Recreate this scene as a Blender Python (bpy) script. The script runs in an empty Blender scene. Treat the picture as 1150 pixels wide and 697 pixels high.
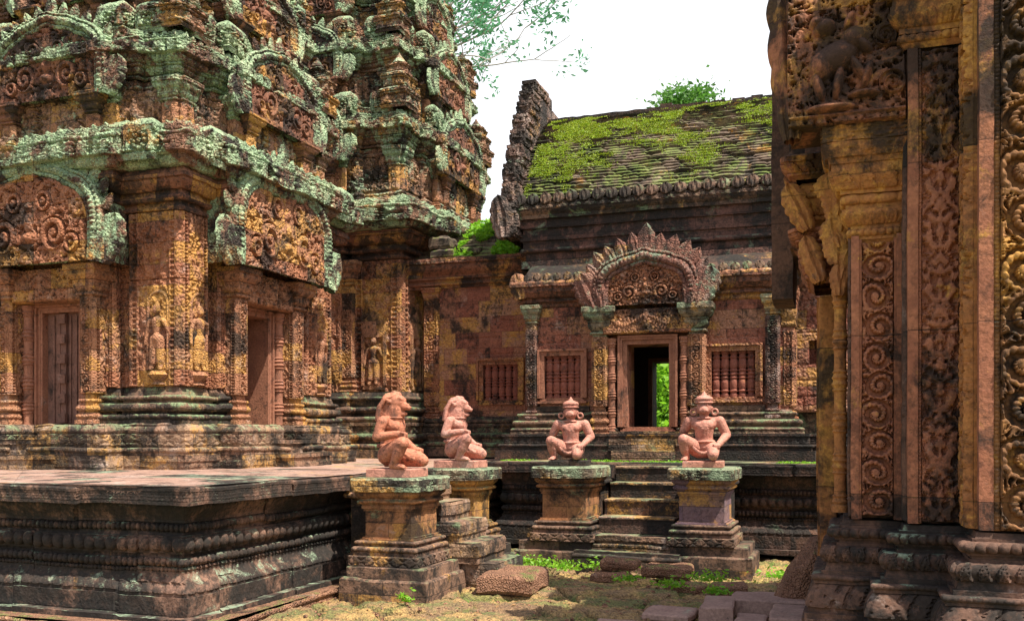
import bpy, bmesh, math, random
import numpy as np
from mathutils import Vector, Matrix
R = math.radians
# ------------------------------------------------------------------ camera, sky, sun, exposure
sc = bpy.context.scene
COL = sc.collection
FPX, HOR, EYE, YAW = 1081.0, 489.0, 1.3, 19.4
cam_d = bpy.data.cameras.new("camera"); cam = bpy.data.objects.new("camera", cam_d); COL.objects.link(cam)
cam.location = (0, 0, EYE); cam.rotation_euler = (R(90), 0, R(YAW))
cam_d.sensor_width = 36; cam_d.sensor_fit = 'HORIZONTAL'; cam_d.lens = 36*FPX/1150
cam_d.shift_y = (HOR-348.5)/1150; cam_d.clip_start = 0.05; cam_d.clip_end = 900
sc.camera = cam
SUN_EL, SUN_AZ = 62, -24            # azimuth measured from +X towards +Y (the far side)
sdir = Vector((math.cos(R(SUN_EL))*math.cos(R(SUN_AZ)), math.cos(R(SUN_EL))*math.sin(R(SUN_AZ)), math.sin(R(SUN_EL))))
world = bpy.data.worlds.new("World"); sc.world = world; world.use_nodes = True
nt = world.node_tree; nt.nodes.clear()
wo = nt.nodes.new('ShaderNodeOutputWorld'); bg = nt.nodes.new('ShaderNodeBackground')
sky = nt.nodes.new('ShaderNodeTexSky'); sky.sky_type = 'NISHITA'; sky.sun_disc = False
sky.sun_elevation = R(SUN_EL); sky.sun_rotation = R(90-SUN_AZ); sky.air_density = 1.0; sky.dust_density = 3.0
mixw = nt.nodes.new('ShaderNodeMix'); mixw.data_type = 'RGBA'
wn = nt.nodes.new('ShaderNodeTexNoise'); wn.inputs['Scale'].default_value = 1.6; wn.inputs['Detail'].default_value = 5
wr = nt.nodes.new('ShaderNodeMapRange'); wr.inputs[1].default_value = .2; wr.inputs[2].default_value = .6
wr.inputs[3].default_value = .85; wr.inputs[4].default_value = 1
nt.links.new(wn.outputs[0], wr.inputs[0])
wtc = nt.nodes.new('ShaderNodeTexCoord'); wsp = nt.nodes.new('ShaderNodeSeparateXYZ'); nt.links.new(wtc.outputs['Generated'], wsp.inputs[0])
def wmr(src, a, b, c, d):
    q = nt.nodes.new('ShaderNodeMapRange'); q.interpolation_type = 'SMOOTHSTEP'; nt.links.new(src, q.inputs[0])
    for k, v in zip((1, 2, 3, 4), (a, b, c, d)): q.inputs[k].default_value = v
    return q.outputs[0]
def wmul(a, b):
    q = nt.nodes.new('ShaderNodeMath'); q.operation = 'MULTIPLY'; nt.links.new(a, q.inputs[0]); nt.links.new(b, q.inputs[1]); return q.outputs[0]
# bright cloud in view; sky overhead and behind shaped dimmer to cut fill light
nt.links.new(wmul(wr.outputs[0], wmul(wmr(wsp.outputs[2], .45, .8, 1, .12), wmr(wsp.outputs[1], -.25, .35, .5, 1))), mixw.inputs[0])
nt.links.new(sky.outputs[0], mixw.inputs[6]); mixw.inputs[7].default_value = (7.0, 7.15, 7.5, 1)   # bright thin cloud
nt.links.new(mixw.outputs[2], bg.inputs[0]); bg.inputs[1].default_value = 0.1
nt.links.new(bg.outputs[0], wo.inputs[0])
sl = bpy.data.lights.new("sun", 'SUN'); so = bpy.data.objects.new("sun", sl); COL.objects.link(so)
sl.energy = 4.6; sl.angle = R(.6); sl.color = (1, .93, .82)
so.rotation_euler = sdir.to_track_quat('Z', 'Y').to_euler()
vs = sc.view_settings; vs.view_transform = 'Standard'; vs.look = 'None'; vs.exposure = .92; vs.gamma = 1
vs.use_curve_mapping = False

# ------------------------------------------------------------------ numpy helpers
rng = np.random.default_rng(7); random.seed(7)
def _h(i, j, k, seed):
    n = (i.astype(np.int64)*73856093) ^ (j.astype(np.int64)*19349663) ^ (k.astype(np.int64)*83492791) ^ (seed*2654435)
    n = (n ^ (n >> 13)) * 1274126177 & 0x7fffffff
    n = (n ^ (n >> 15)) & 0xffffff
    return n/float(0xffffff)
def vnoise(x, y, z, seed=0):
    x, y, z = np.broadcast_arrays(np.asarray(x, float), np.asarray(y, float), np.asarray(z, float))
    i, j, k = np.floor(x).astype(int), np.floor(y).astype(int), np.floor(z).astype(int)
    fx, fy, fz = x-i, y-j, z-k
    fx, fy, fz = fx*fx*(3-2*fx), fy*fy*(3-2*fy), fz*fz*(3-2*fz)
    r = 0
    for a in (0, 1):
        for b in (0, 1):
            for c in (0, 1):
                w = (fx if a else 1-fx)*(fy if b else 1-fy)*(fz if c else 1-fz)
                r = r + w*_h(i+a, j+b, k+c, seed)
    return r
def fbm(x, y, z, o=3, seed=0):
    r, a, t = 0, 1, 0
    for q in range(o):
        r = r + a*vnoise(np.asarray(x)*2**q, np.asarray(y)*2**q, np.asarray(z)*2**q, seed+q*17); t += a; a *= .5
    return r/t
def sstep(e0, e1, x): 
    t = np.clip((x-e0)/(e1-e0), 0, 1); return t*t*(3-2*t)

# carved patterns: a along, b across (0..W); all return 0..1
def p_bead(a, b, W, p):
    x = (np.mod(a, p)/p-.5)*2.15; y = (b/W-.5)*2.1
    return np.sqrt(np.clip(1-x*x-y*y, 0, 1))
def p_dentil(a, b, W, p):
    return sstep(.18, .3, np.abs(np.mod(a, p)/p-.5)*2*-1+1)
def p_lotus(a, b, W, p):
    x = np.abs(np.mod(a, p)/p-.5)*2; y = np.clip(b/W, 0, 1)
    w = np.sqrt(np.clip(1-y**2.2, 0, 1))
    d = w-x
    return sstep(0, .15, d)*(.55+.45*np.cos(np.clip(x/np.maximum(w, .05), 0, 1)*3.2*1.5)**2)
def p_diam(a, b, W, p):
    x = np.abs(np.mod(a, p)/p-.5)*2; y = np.abs(b/W-.5)*2
    d = x+y
    return np.where(d < .95, .45+.55*np.cos(d*7)**2, .1+.5*sstep(1.05, 1.5, d))
def p_leaf(a, b, W, p):
    x = (np.mod(a, p)/p-.5)*2; y = np.clip(b/W, 0, 1)
    s = np.abs(x); w = np.clip(1.05-y, 0, 1)**.6*(.75+.25*np.abs(np.sin(y*9)))
    return sstep(0, .18, w-s)*(.4+.6*np.abs(np.cos((s*3+y*5)*2.2)))
def p_rosette(a, b, W, p):
    x = (np.mod(a, p)-p/2); y = b-W/2
    r = np.hypot(x, y)/(min(W, p)/2); th = np.arctan2(y, x)
    return np.where(r < 1, np.clip(.5+.5*np.cos(r*8.5), 0, 1)*(.65+.35*np.cos(th*8)), .15+.4*sstep(1.05, 1.35, r))
def p_fol(a, b, W, p):
    m = np.abs(b-W/2)
    s = 1/p
    wa = a*s+.8*vnoise(a*s*.9, m*s*.9, 3.3, 5); wb = m*s+.8*vnoise(a*s*.9, m*s*.9, 9.1, 6)
    n = vnoise(wa*1.6, wb*1.6, .5, 11); r1 = 1-np.abs(2*n-1)
    n2 = vnoise(wa*4, wb*4, 1.5, 12); r2 = 1-np.abs(2*n2-1)
    return np.clip(r1**2*.65+.45*r2**2, 0, 1)
def p_scroll(a, b, W, p):
    a = a+.22*p*(vnoise(a/p*1.3, b/W*1.1, 2.2, 51)-.5); b = b+.16*W*(vnoise(a/p*1.3, b/W*1.1, 7.2, 52)-.5)
    i = np.floor(a/p); xa = a-(i+.5)*p; sg = np.where(np.mod(i, 2) < 1, 1., -1.)
    yb = b-W/2-sg*W*.05
    r = np.hypot(xa, yb); th = np.arctan2(yb, xa)*sg
    Rr = .49*min(W, p); q = r/Rr
    ser = .8+.2*np.cos(th*13+q*9)
    h = (.5+.5*np.cos(2*np.pi*q*1.55-th))*ser
    h = np.where(q < .24, np.sqrt(np.clip(1-(q/.24)**2, 0, 1))*.7+.4, h)
    ou = p_fol(a, b, W, p*.22)
    m = sstep(.92, 1.06, q)
    stem = np.exp(-((np.abs(b-W/2)-W*.36*np.cos(np.pi*a/p)*-1)/(W*.05))**2)
    return np.clip(h*(1-m)+np.maximum(ou*.8, 0)*m, 0, 1)
def p_tap(a, b, W, p):
    m = np.abs(b-W/2)/(W/2)
    q = a/p*2*np.pi
    v = np.cos(q+3.2*m*np.cos(q*.5))*np.cos(m*7+1.2*np.sin(q))
    h = .5+.5*v
    f = p_fol(a, b, W, p*.3)
    ax = np.exp(-(m/.12)**2)*(.5+.5*np.cos(2*q))
    return np.clip(.55*h**1.5+.45*f+.5*ax, 0, 1)
def _border(a, b, W, core, bw=.17):
    d = np.minimum(b, W-b)/W
    bd = np.where(d < bw*.45, 1., np.where(d < bw*.85, .35+.5*np.clip(np.sin(a*2*np.pi/(W*.09)), 0, 1), .9))
    return np.where(d < bw, bd, core)
def p_pscroll(a, b, W, p): return _border(a, b, W, p_scroll(a, b-W*.17, W*.66, W*.62)*.9)
def p_ptap(a, b, W, p): return _border(a, b, W, p_tap(a, b-W*.17, W*.66, p)*.9, .2)
def p_wall(a, b, W, p):        # low tapestry of small repeated flowers, with courses
    c = np.floor(b/p)
    x = np.abs(np.mod(a+(c % 2)*p/2, p)/p-.5)*2; y = np.abs(np.mod(b, p)/p-.5)*2
    r = np.hypot(x, y)
    return np.clip((.5+.5*np.cos(r*9))*sstep(1.1, .9, r)+.6*sstep(1.0, 1.2, r), 0, 1)
PAT = dict(bead=p_bead, dentil=p_dentil, lotus=p_lotus, diam=p_diam, leaf=p_leaf, ros=p_rosette, fol=p_fol, scroll=p_scroll,
           tap=p_tap, pscroll=p_pscroll, ptap=p_ptap, wall=p_wall)
SHARP = {'tap', 'ptap', 'fol', 'scroll', 'pscroll', 'leaf', 'diam', 'ros', 'wall'}
def crisp(h, nm):
    return (.25*h+.85*sstep(.22, .6, h))*1.5 if nm in SHARP else h
VERT = {'pscroll', 'ptap', 'tapv', 'scrollv', 'folv'}

class Fr:                       # a wall frame: x to the right, out of the wall, z up
    def __init__(s, x, y, face='S', z=0): s.x, s.y, s.f, s.z = x, y, face, z
    def w(s, x, o, z):
        x, o, z = np.broadcast_arrays(np.asarray(x, float), np.asarray(o, float), np.asarray(z, float))
        if s.f == 'S': return np.stack([s.x+x, s.y-o, s.z+z], -1)
        if s.f == 'E': return np.stack([s.x+o, s.y+x, s.z+z], -1)
        if s.f == 'N': return np.stack([s.x-x, s.y+o, s.z+z], -1)
        return np.stack([s.x-o, s.y-x, s.z+z], -1)
WF = Fr(0, 0, 'S')
class WorldFr:
    def w(s, x, o, z):
        x, o, z = np.broadcast_arrays(np.asarray(x, float), np.asarray(o, float), np.asarray(z, float)); return np.stack([x, o, z], -1)
WW = WorldFr()

class MB:
    def __init__(s): s.v = []; s.q = []; s.t = []; s.ng = []; s.n = 0
    def addv(s, P):
        P = np.asarray(P, float).reshape(-1, 3); k = s.n; s.v.append(P); s.n += len(P); return k
    def grid(s, P, wrap=False, flip=False, mask=None):
        n, m = P.shape[:2]; k = s.addv(P)
        i = np.arange(n if wrap else n-1)[:, None]; j = np.arange(m-1)[None, :]
        i2 = (i+1) % n
        a = k+i*m+j; b = k+i2*m+j; c = k+i2*m+j+1; d = k+i*m+j+1
        Q = np.stack([a, d, c, b] if flip else [a, b, c, d], -1)
        Q = Q[mask] if mask is not None else Q.reshape(-1, 4)
        s.q.append(Q.reshape(-1, 4)); return s
    def poly(s, P):
        k = s.addv(P); s.ng.append(list(range(k, k+len(P))))
    def box(s, fr, x0, x1, o0, o1, z0, z1, step=.12):
        X = lambda a, b: np.linspace(a, b, max(2, int(abs(b-a)/step)+1))
        xs, os_, zs = X(x0, x1), X(o0, o1), X(z0, z1)
        g = lambda A, B: np.meshgrid(A, B, indexing='ij')
        a, b = g(xs, zs); s.grid(fr.w(a, o1, b)); s.grid(fr.w(a, o0, b), flip=True)
        a, b = g(os_, zs); s.grid(fr.w(x0, a, b)); s.grid(fr.w(x1, a, b), flip=True)
        a, b = g(xs, os_); s.grid(fr.w(a, b, z1), flip=True); s.grid(fr.w(a, b, z0))
        return s
    def build(s, name, mat, parent=None, org=None, weather=.004, wsc=9., smooth=True, ang=38, blk=0):
        V = np.concatenate(s.v)
        if blk:      # separately cut blocks that have shifted a little
            u = V[:, 0]*1.0+V[:, 1]*.97; row = np.floor(V[:, 2]/(blk*.36)+.2); u = u/blk+_h(row, row*0, row*0, 41)*1.7
            q = np.floor(u); f = np.abs(u-q-.5)*2
            for c, am in ((0, .011), (1, .011), (2, .007)): V[:, c] += am*(_h(q, row, q*0+c, 43)-.5)*2
            gq = np.clip((f-.97)/.03, 0, 1)*.010; V[:, 0] -= gq; V[:, 1] += gq
        if weather:
            N = [weather*2*(fbm(V[:, 0]*wsc, V[:, 1]*wsc, V[:, 2]*wsc, 2, 31+c*7)-.5) for c in range(3)]
            V = V+np.stack(N, -1)
            V = V+np.stack([weather*2.2*(vnoise(V[:, 0]*1.7, V[:, 1]*1.7, V[:, 2]*1.7, 77+c)-.5) for c in range(3)], -1)
        o = Vector((0, 0, 0))
        if parent is not None:
            o = Vector(parent['_o']) if '_o' in parent else Vector((0, 0, 0))
        elif org is not None: o = Vector(org)
        V = V-np.array(o)[None, :]
        me = bpy.data.meshes.new(name)
        Q = np.concatenate(s.q) if s.q else np.zeros((0, 4), int)
        loops = [Q.reshape(-1)]; starts = list(np.arange(len(Q))*4); tot = [np.full(len(Q), 4)]
        base = len(Q)*4; st = [np.arange(len(Q))*4]
        for ng in s.ng:
            loops.append(np.array(ng)); st.append(np.array([base])); tot.append(np.array([len(ng)])); base += len(ng)
        L = np.concatenate(loops).astype(np.int32); S = np.concatenate(st).astype(np.int32)
        me.vertices.add(len(V)); me.vertices.foreach_set('co', V.astype(np.float32).reshape(-1))
        me.loops.add(len(L)); me.loops.foreach_set('vertex_index', L)
        me.polygons.add(len(S)); me.polygons.foreach_set('loop_start', S)
        me.update(calc_edges=True); me.validate()
        me.polygons.foreach_set('use_smooth', np.ones(len(me.polygons), bool) if smooth else np.zeros(len(me.polygons), bool))
        if smooth: me.set_sharp_from_angle(angle=R(ang))
        me.materials.append(mat)
        ob = bpy.data.objects.new(name, me); COL.objects.link(ob)
        if parent is not None: ob.parent = parent; ob['_o'] = tuple(o)
        else: ob.location = o; ob['_o'] = tuple(o)
        return ob

def bandprof(bands, z0, o0=0., vstep=.02):
    """-> list of (o,z,no,nz,pat,amp,per,t,H)"""
    out = []; o, z = o0, z0
    def row(oo, zz, no, nz, pat=None, amp=0, per=.1, t=0, H=1): out.append((oo, zz, no, nz, pat, amp, per, t, H))
    for b in bands:
        k, dz, do = b[0], b[1], b[2]
        pat = b[3] if len(b) > 3 else None; amp = b[4] if len(b) > 4 else .01; per = b[5] if len(b) > 5 else .1
        if k == 'f':
            L = math.hypot(dz, do); st = vstep*.5 if pat else vstep*6
            n = max(1, int(round(L/st))); n = max(n, 7) if pat else n
            no, nz = (dz/L, -do/L) if L else (1, 0)
            for i in range(n+1):
                t = i/n; row(o+do*t, z+dz*t, no, nz, pat, amp if 0 < i < n else 0, per, L*t, L)
            o += do; z += dz
        elif k == 'r':
            n = max(5, int(dz*1.5/(vstep*.6)))
            for i in range(n+1):
                th = math.pi*i/n; row(o+do*math.sin(th), z+dz*(1-math.cos(th))/2, math.sin(th), -math.cos(th), pat, amp*math.sin(th), per, dz*i/n, dz)
            z += dz
        elif k == 'q':      # S curve
            n = max(5, int(math.hypot(dz, do)/(vstep*.6)))
            for i in range(n+1):
                t = i/n; e = t*t*(3-2*t)
                row(o+do*e, z+dz*t, 1 if dz else 0, 0, pat, amp if 0 < i < n else 0, per, abs(dz)*t, abs(dz) or 1)
            o += do; z += dz
        elif k == 'c':      # quarter curve bulging out (ovolo)
            n = max(5, int(math.hypot(dz, do)/(vstep*.6)))
            for i in range(n+1):
                t = i/n; e = math.sin(t*math.pi/2) if do > 0 else 1-math.cos(t*math.pi/2)
                row(o+do*e, z+dz*t, 1, 0, pat, amp if 0 < i < n else 0, per, dz*t, dz)
            o += do; z += dz
    return out, o, z

def sweep(mb, poly, bands, z0, o0=0., step=.02, vstep=.02, cap=True, capb=False, coarse=None, edgepat=None, skip=()):
    """poly CCW axis aligned; coarse(edge_normal)->bool ; edgepat(i)->pattern override for patterned flat bands"""
    pr, oe, ze = bandprof(bands, z0, o0, vstep)
    O = np.array([p[0] for p in pr]); Z = np.array([p[1] for p in pr]); NO = np.array([p[2] for p in pr]); NZ = np.array([p[3] for p in pr])
    P = np.array(poly, float); n = len(P)
    T = np.roll(P, -1, 0)-P; Ln = np.hypot(T[:, 0], T[:, 1]); T = T/Ln[:, None]; N = np.stack([T[:, 1], -T[:, 0]], -1)
    M = N+np.roll(N, 1, 0)
    dots = (N*np.roll(N, 1, 0)).sum(1); M[dots > .5] *= .5
    for i in range(n):
        if i in skip: continue
        j = (i+1) % n
        crs = (N[i][1] > .5 or N[i][0] < -.5) if coarse is None else coarse(N[i])
        st = .25 if crs else step
        ns = max(2, int(math.ceil(Ln[i]/st))+1)
        s = np.linspace(0, 1, ns)
        A = P[i][None, :]+M[i][None, :]*O[:, None]; B = P[j][None, :]+M[j][None, :]*O[:, None]
        XY = A[None]*(1-s[:, None, None])+B[None]*s[:, None, None]
        sm = s*Ln[i]
        D = np.zeros((ns, len(pr)))
        if not crs:
            k = 0
            while k < len(pr):
                pat, amp, per, H = pr[k][4], pr[k][5], pr[k][6], pr[k][8]
                e = k
                while e+1 < len(pr) and pr[e+1][4] == pat and pr[e+1][6] == per and pr[e+1][8] == H and pr[e+1][7] > pr[e][7]: e += 1
                if pat:
                    t = np.array([pr[q][7] for q in range(k, e+1)]); am = np.array([pr[q][5] for q in range(k, e+1)])
                    pp = pat
                    if edgepat: pp = edgepat(i, pat) or pat
                    if pp != 'none':
                        a, b = np.meshgrid(sm+i*.37*per, t, indexing='ij')
                        if pp in VERT:
                            a2, b2 = np.meshgrid(sm, t, indexing='ij')
                            fn = PAT.get(pp) or PAT[pp[:-1]]
                            h = fn(b2, a2, Ln[i], per)
                        else:
                            kk = max(1, round(Ln[i]/per)); pe = Ln[i]/kk if Ln[i] > per*.6 else per
                            a = np.meshgrid(sm, t, indexing='ij')[0]
                            h = PAT[pp](a, b, H, pe)
                        D[:, k:e+1] = crisp(h, pp)*am[None, :]
                k = e+1
            tp = np.clip(np.minimum(sm, Ln[i]-sm)/.012, 0, 1); D *= tp[:, None]
        X = XY[..., 0]+N[i][0]*D*NO; Y = XY[..., 1]+N[i][1]*D*NO; ZZ = Z[None, :]+D*NZ
        mb.grid(np.stack([X, Y, ZZ], -1))
    if cap:
        C = P+M*oe; mb.poly(np.c_[C, np.full(n, ze)])
    if capb:
        C = P+M*o0; mb.poly(np.c_[C, np.full(n, z0)][::-1])
    return ze, oe
def rect(x0, x1, y0, y1): return [(x0, y0), (x1, y0), (x1, y1), (x0, y1)]
def lathe(mb, fr, cx, co, prof, n=14, phase=0):
    a = np.linspace(0, 2*np.pi, n, endpoint=False)+phase
    r = np.array([p[0] for p in prof]); z = np.array([p[1] for p in prof])
    A, Rr = np.meshgrid(a, r, indexing='ij'); Z = np.broadcast_to(z[None], A.shape)
    mb.grid(fr.w(cx+Rr*np.cos(A), co-Rr*np.sin(A), Z), wrap=True)
def leafshape(mb, fr, x, o, z, w, h, t, ang=0, tilt=0, kind='flame', n=9, m=13):
    """closed lens-shaped carved leaf standing up from (x,z)"""
    v = np.linspace(0, 1, m); a = np.linspace(-1, 1, n)
    if kind == 'flame': wv = w*np.clip((1-v)**1.0*(.70+1.7*v), 0, 9)*(1+.16*np.abs(np.sin(v*np.pi*4)))
    elif kind == 'disc': wv = w*np.sqrt(np.clip(1-(2*v-1)**2, 0, 1))
    elif kind == 'naga': wv = w*np.clip((1-v)**.5*(.5+1.5*v), 0, 9)*(1+.22*np.abs(np.sin(v*np.pi*5)))
    else: wv = w*(1-v)**.8*np.ones(m)
    A, V = np.meshgrid(a, v, indexing='ij')
    Wv = np.broadcast_to(wv[None], A.shape)
    dep = t*np.sqrt(np.clip(1-A**2, 0, 1))*(1-.55*V)*(.8+.35*np.cos(A*9+V*3)*(1-np.abs(A)))
    lx = A*Wv; lz = V*h
    ca, sa = math.cos(ang), math.sin(ang)
    X = x+lx*ca-lz*sa*-1; Zz = z+lz*ca-lx*sa
    for sg in (1, -1):
        mb.grid(fr.w(X, o+sg*dep+tilt*V, Zz), flip=(sg < 0))
def relief(mb, fr, x0, x1, z0, z1, o, pat, amp=.015, per=.1, step=.01, skirt=.03, vert=False):
    nx = max(3, int((x1-x0)/step)); nz = max(3, int((z1-z0)/step))
    A, B = np.meshgrid(np.linspace(0, x1-x0, nx), np.linspace(0, z1-z0, nz), indexing='ij')
    W, H = x1-x0, z1-z0
    f = pat if callable(pat) else PAT[pat]
    h = f(B, A, W, per) if vert else f(A, B, H, per)
    if not callable(pat): h = crisp(h, pat)
    e = np.minimum(np.minimum(A, W-A), np.minimum(B, H-B)); h = h*np.clip(e/(step*1.2), 0, 1)
    D = o+amp*h; edge = (e < 1e-9); 
    X = x0+A; Zz = z0+B
    mb.grid(fr.w(X, D, Zz))
    zs = np.array([z0, z1]); os_ = np.array([o-skirt, o])
    g1, g2 = np.meshgrid(os_, zs, indexing='ij')
    mb.grid(fr.w(x0, g1, g2)); mb.grid(fr.w(x1, g1, g2), flip=True)
    g1, g2 = np.meshgrid(np.array([x0, x1]), os_, indexing='ij')
    mb.grid(fr.w(g1, g2, z1), flip=True); mb.grid(fr.w(g1, g2, z0))
def wallface(mb, fr, x0, x1, z0, z1, o, holes=(), depth=.3, step=.02, pat='wall', amp=.006, per=.09, block=(.42, .2)):
    xs = set([x0, x1]); zs = set([z0, z1])
    for h in holes: xs |= {h[0], h[1]}; zs |= {h[2], h[3]}
    def fill(S):
        S = sorted(S); r = []
        for a, b in zip(S[:-1], S[1:]): r += list(np.linspace(a, b, max(2, int((b-a)/step)+1))[:-1])
        return np.array(r+[S[-1]])
    X, Z = fill(xs), fill(zs)
    A, B = np.meshgrid(X, Z, indexing='ij')
    D = np.zeros(A.shape)
    if pat: D = amp*1.4*PAT[pat](A-x0, B-z0, z1-z0, per)
    if block:
        bw, bh = block; c = np.floor((B-z0)/bh); xx = A-x0+bw*_h(c, c*0, c*0, 3)*1.0
        fx = np.mod(xx, bw); fz = np.mod(B-z0, bh)
        dd = np.minimum(np.minimum(fx, bw-fx), np.minimum(fz, bh-fz))
        D = D-.012*np.exp(-(dd/.008)**2)+.012*(_h(np.floor(xx/bw), c, c*0, 9)-.5)
    cx = (X[1:]+X[:-1])/2; cz = (Z[1:]+Z[:-1])/2
    mask = np.ones((len(cx), len(cz)), bool)
    for h in holes:
        mask &= ~((cx[:, None] > h[0]) & (cx[:, None] < h[1]) & (cz[None] > h[2]) & (cz[None] < h[3]))
    mb.grid(fr.w(A, o+D, B), mask=mask)
    for h in holes:
        g1, g2 = np.meshgrid([o-depth, o], [h[2], h[3]], indexing='ij')
        mb.grid(fr.w(h[0], g1, g2), flip=True); mb.grid(fr.w(h[1], g1, g2))
        g1, g2 = np.meshgrid([h[0], h[1]], [o-depth, o], indexing='ij')
        mb.grid(fr.w(g1, g2, h[2]), flip=True); mb.grid(fr.w(g1, g2, h[3]))

def thing(name, label, cat, loc, group=None, kind=None):
    o = bpy.data.objects.new(name, None); COL.objects.link(o); o.location = loc; o['_o'] = tuple(loc)
    o.empty_display_size = .1
    o['label'] = label; o['category'] = cat
    if group: o['group'] = group
    if kind: o['kind'] = kind
    return o
def tag(o, label, cat, group=None, kind=None):
    o['label'] = label; o['category'] = cat
    if group: o['group'] = group
    if kind: o['kind'] = kind
    return o

# organic forms: capsules and ellipsoids fused into one skin
def blob(name, caps, mat, parent, voxel=.006, smooth=4, org=(0, 0, 0), ell=(), relief_fn=None, rot=None):
    bm = bmesh.new()
    for c in caps:
        p0, r0, p1, r1 = Vector(c[0]), c[1], Vector(c[2]), c[3]
        for p, r in ((p0, r0), (p1, r1)):
            bmesh.ops.create_icosphere(bm, subdivisions=2, radius=r, matrix=Matrix.Translation(p))
        d = p1-p0
        if d.length > 1e-4:
            M = Matrix.Translation((p0+p1)/2) @ d.to_track_quat('Z', 'Y').to_matrix().to_4x4()
            bmesh.ops.create_cone(bm, cap_ends=True, segments=14, radius1=r0, radius2=r1, depth=d.length, matrix=M)
    for e in ell:
        p, s = Vector(e[0]), e[1]; q = e[2] if len(e) > 2 else (0, 0, 0)
        M = Matrix.Translation(p) @ (Matrix.Rotation(q[2], 4, 'Z') @ Matrix.Rotation(q[1], 4, 'Y') @ Matrix.Rotation(q[0], 4, 'X')) @ Matrix.Diagonal((s[0], s[1], s[2], 1))
        bmesh.ops.create_icosphere(bm, subdivisions=3, radius=1, matrix=M)
    me = bpy.data.meshes.new(name); bm.to_mesh(me); bm.free()
    ob = bpy.data.objects.new(name, me); COL.objects.link(ob)
    m = ob.modifiers.new('r', 'REMESH'); m.mode = 'VOXEL'; m.voxel_size = voxel; m.use_smooth_shade = True
    m2 = ob.modifiers.new('s', 'SMOOTH'); m2.factor = .5; m2.iterations = smooth
    dg = bpy.context.evaluated_depsgraph_get(); dg.update()
    me2 = bpy.data.meshes.new_from_object(ob.evaluated_get(dg)); me2.name = name
    ob.modifiers.clear(); ob.data = me2; bpy.data.meshes.remove(me)
    V = np.zeros(len(me2.vertices)*3, np.float32); me2.vertices.foreach_get('co', V); V = V.reshape(-1, 3).astype(float)
    V += np.stack([.0022*(fbm(V[:, 0]*45, V[:, 1]*45, V[:, 2]*45, 2, 5+c)-.5) for c in range(3)], -1)
    if rot is not None: V = V @ np.array(Matrix.Rotation(rot, 3, 'Z')).T
    V = V+np.array(org)[None]
    if parent is not None: V = V-np.array(parent['_o'])[None]; ob.parent = parent; ob['_o'] = tuple(parent['_o'])
    me2.vertices.foreach_set('co', V.astype(np.float32).reshape(-1)); me2.update()
    me2.polygons.foreach_set('use_smooth', np.ones(len(me2.polygons), bool))
    me2.materials.clear(); me2.materials.append(mat)
    return ob

# ------------------------------------------------------------------ materials
class NB:
    def __init__(s, name):
        s.m = bpy.data.materials.new(name); s.m.use_nodes = True; s.t = s.m.node_tree; s.t.nodes.clear()
        s.out = s.n('ShaderNodeOutputMaterial'); s.b = s.n('ShaderNodeBsdfPrincipled'); s.l(s.b.outputs[0], s.out.inputs[0])
    def n(s, k): return s.t.nodes.new(k)
    def l(s, a, b): s.t.links.new(a, b)
    def set(s, sock, v):
        if hasattr(v, 'is_output') or isinstance(v, bpy.types.NodeSocket): s.l(v, sock)
        else: sock.default_value = v
    def math(s, op, a, b=0., c=None, clamp=False):
        q = s.n('ShaderNodeMath'); q.operation = op; q.use_clamp = clamp; s.set(q.inputs[0], a); s.set(q.inputs[1], b)
        if c is not None: s.set(q.inputs[2], c)
        return q.outputs[0]
    def mix(s, f, a, b, bl='MIX'):
        q = s.n('ShaderNodeMix'); q.data_type = 'RGBA'; q.blend_type = bl
        s.set(q.inputs[0], f)
        for k, v in ((6, a), (7, b)): s.set(q.inputs[k], (*v, 1) if isinstance(v, tuple) and len(v) == 3 else v)
        return q.outputs[2]
    def rng(s, v, a, b, c=0., d=1., clamp=True):
        q = s.n('ShaderNodeMapRange'); q.clamp = clamp; s.set(q.inputs[0], v)
        for k, x in zip((1, 2, 3, 4), (a, b, c, d)): s.set(q.inputs[k], x)
        return q.outputs[0]
    def noise(s, vec, sc, det=4, rough=.6, dist=0.):
        q = s.n('ShaderNodeTexNoise'); s.l(vec, q.inputs['Vector']); q.inputs['Scale'].default_value = sc
        q.inputs['Detail'].default_value = det; q.inputs['Roughness'].default_value = rough; q.inputs['Distortion'].default_value = dist
        return q.outputs[0]
    def voro(s, vec, sc, feat='F1', smooth=None):
        q = s.n('ShaderNodeTexVoronoi'); q.feature = feat; s.l(vec, q.inputs['Vector']); q.inputs['Scale'].default_value = sc
        return q
    def mapv(s, vec, scale=(1, 1, 1), loc=(0, 0, 0)):
        q = s.n('ShaderNodeMapping'); s.l(vec, q.inputs[0]); q.inputs['Scale'].default_value = scale; q.inputs['Location'].default_value = loc
        return q.outputs[0]
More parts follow.
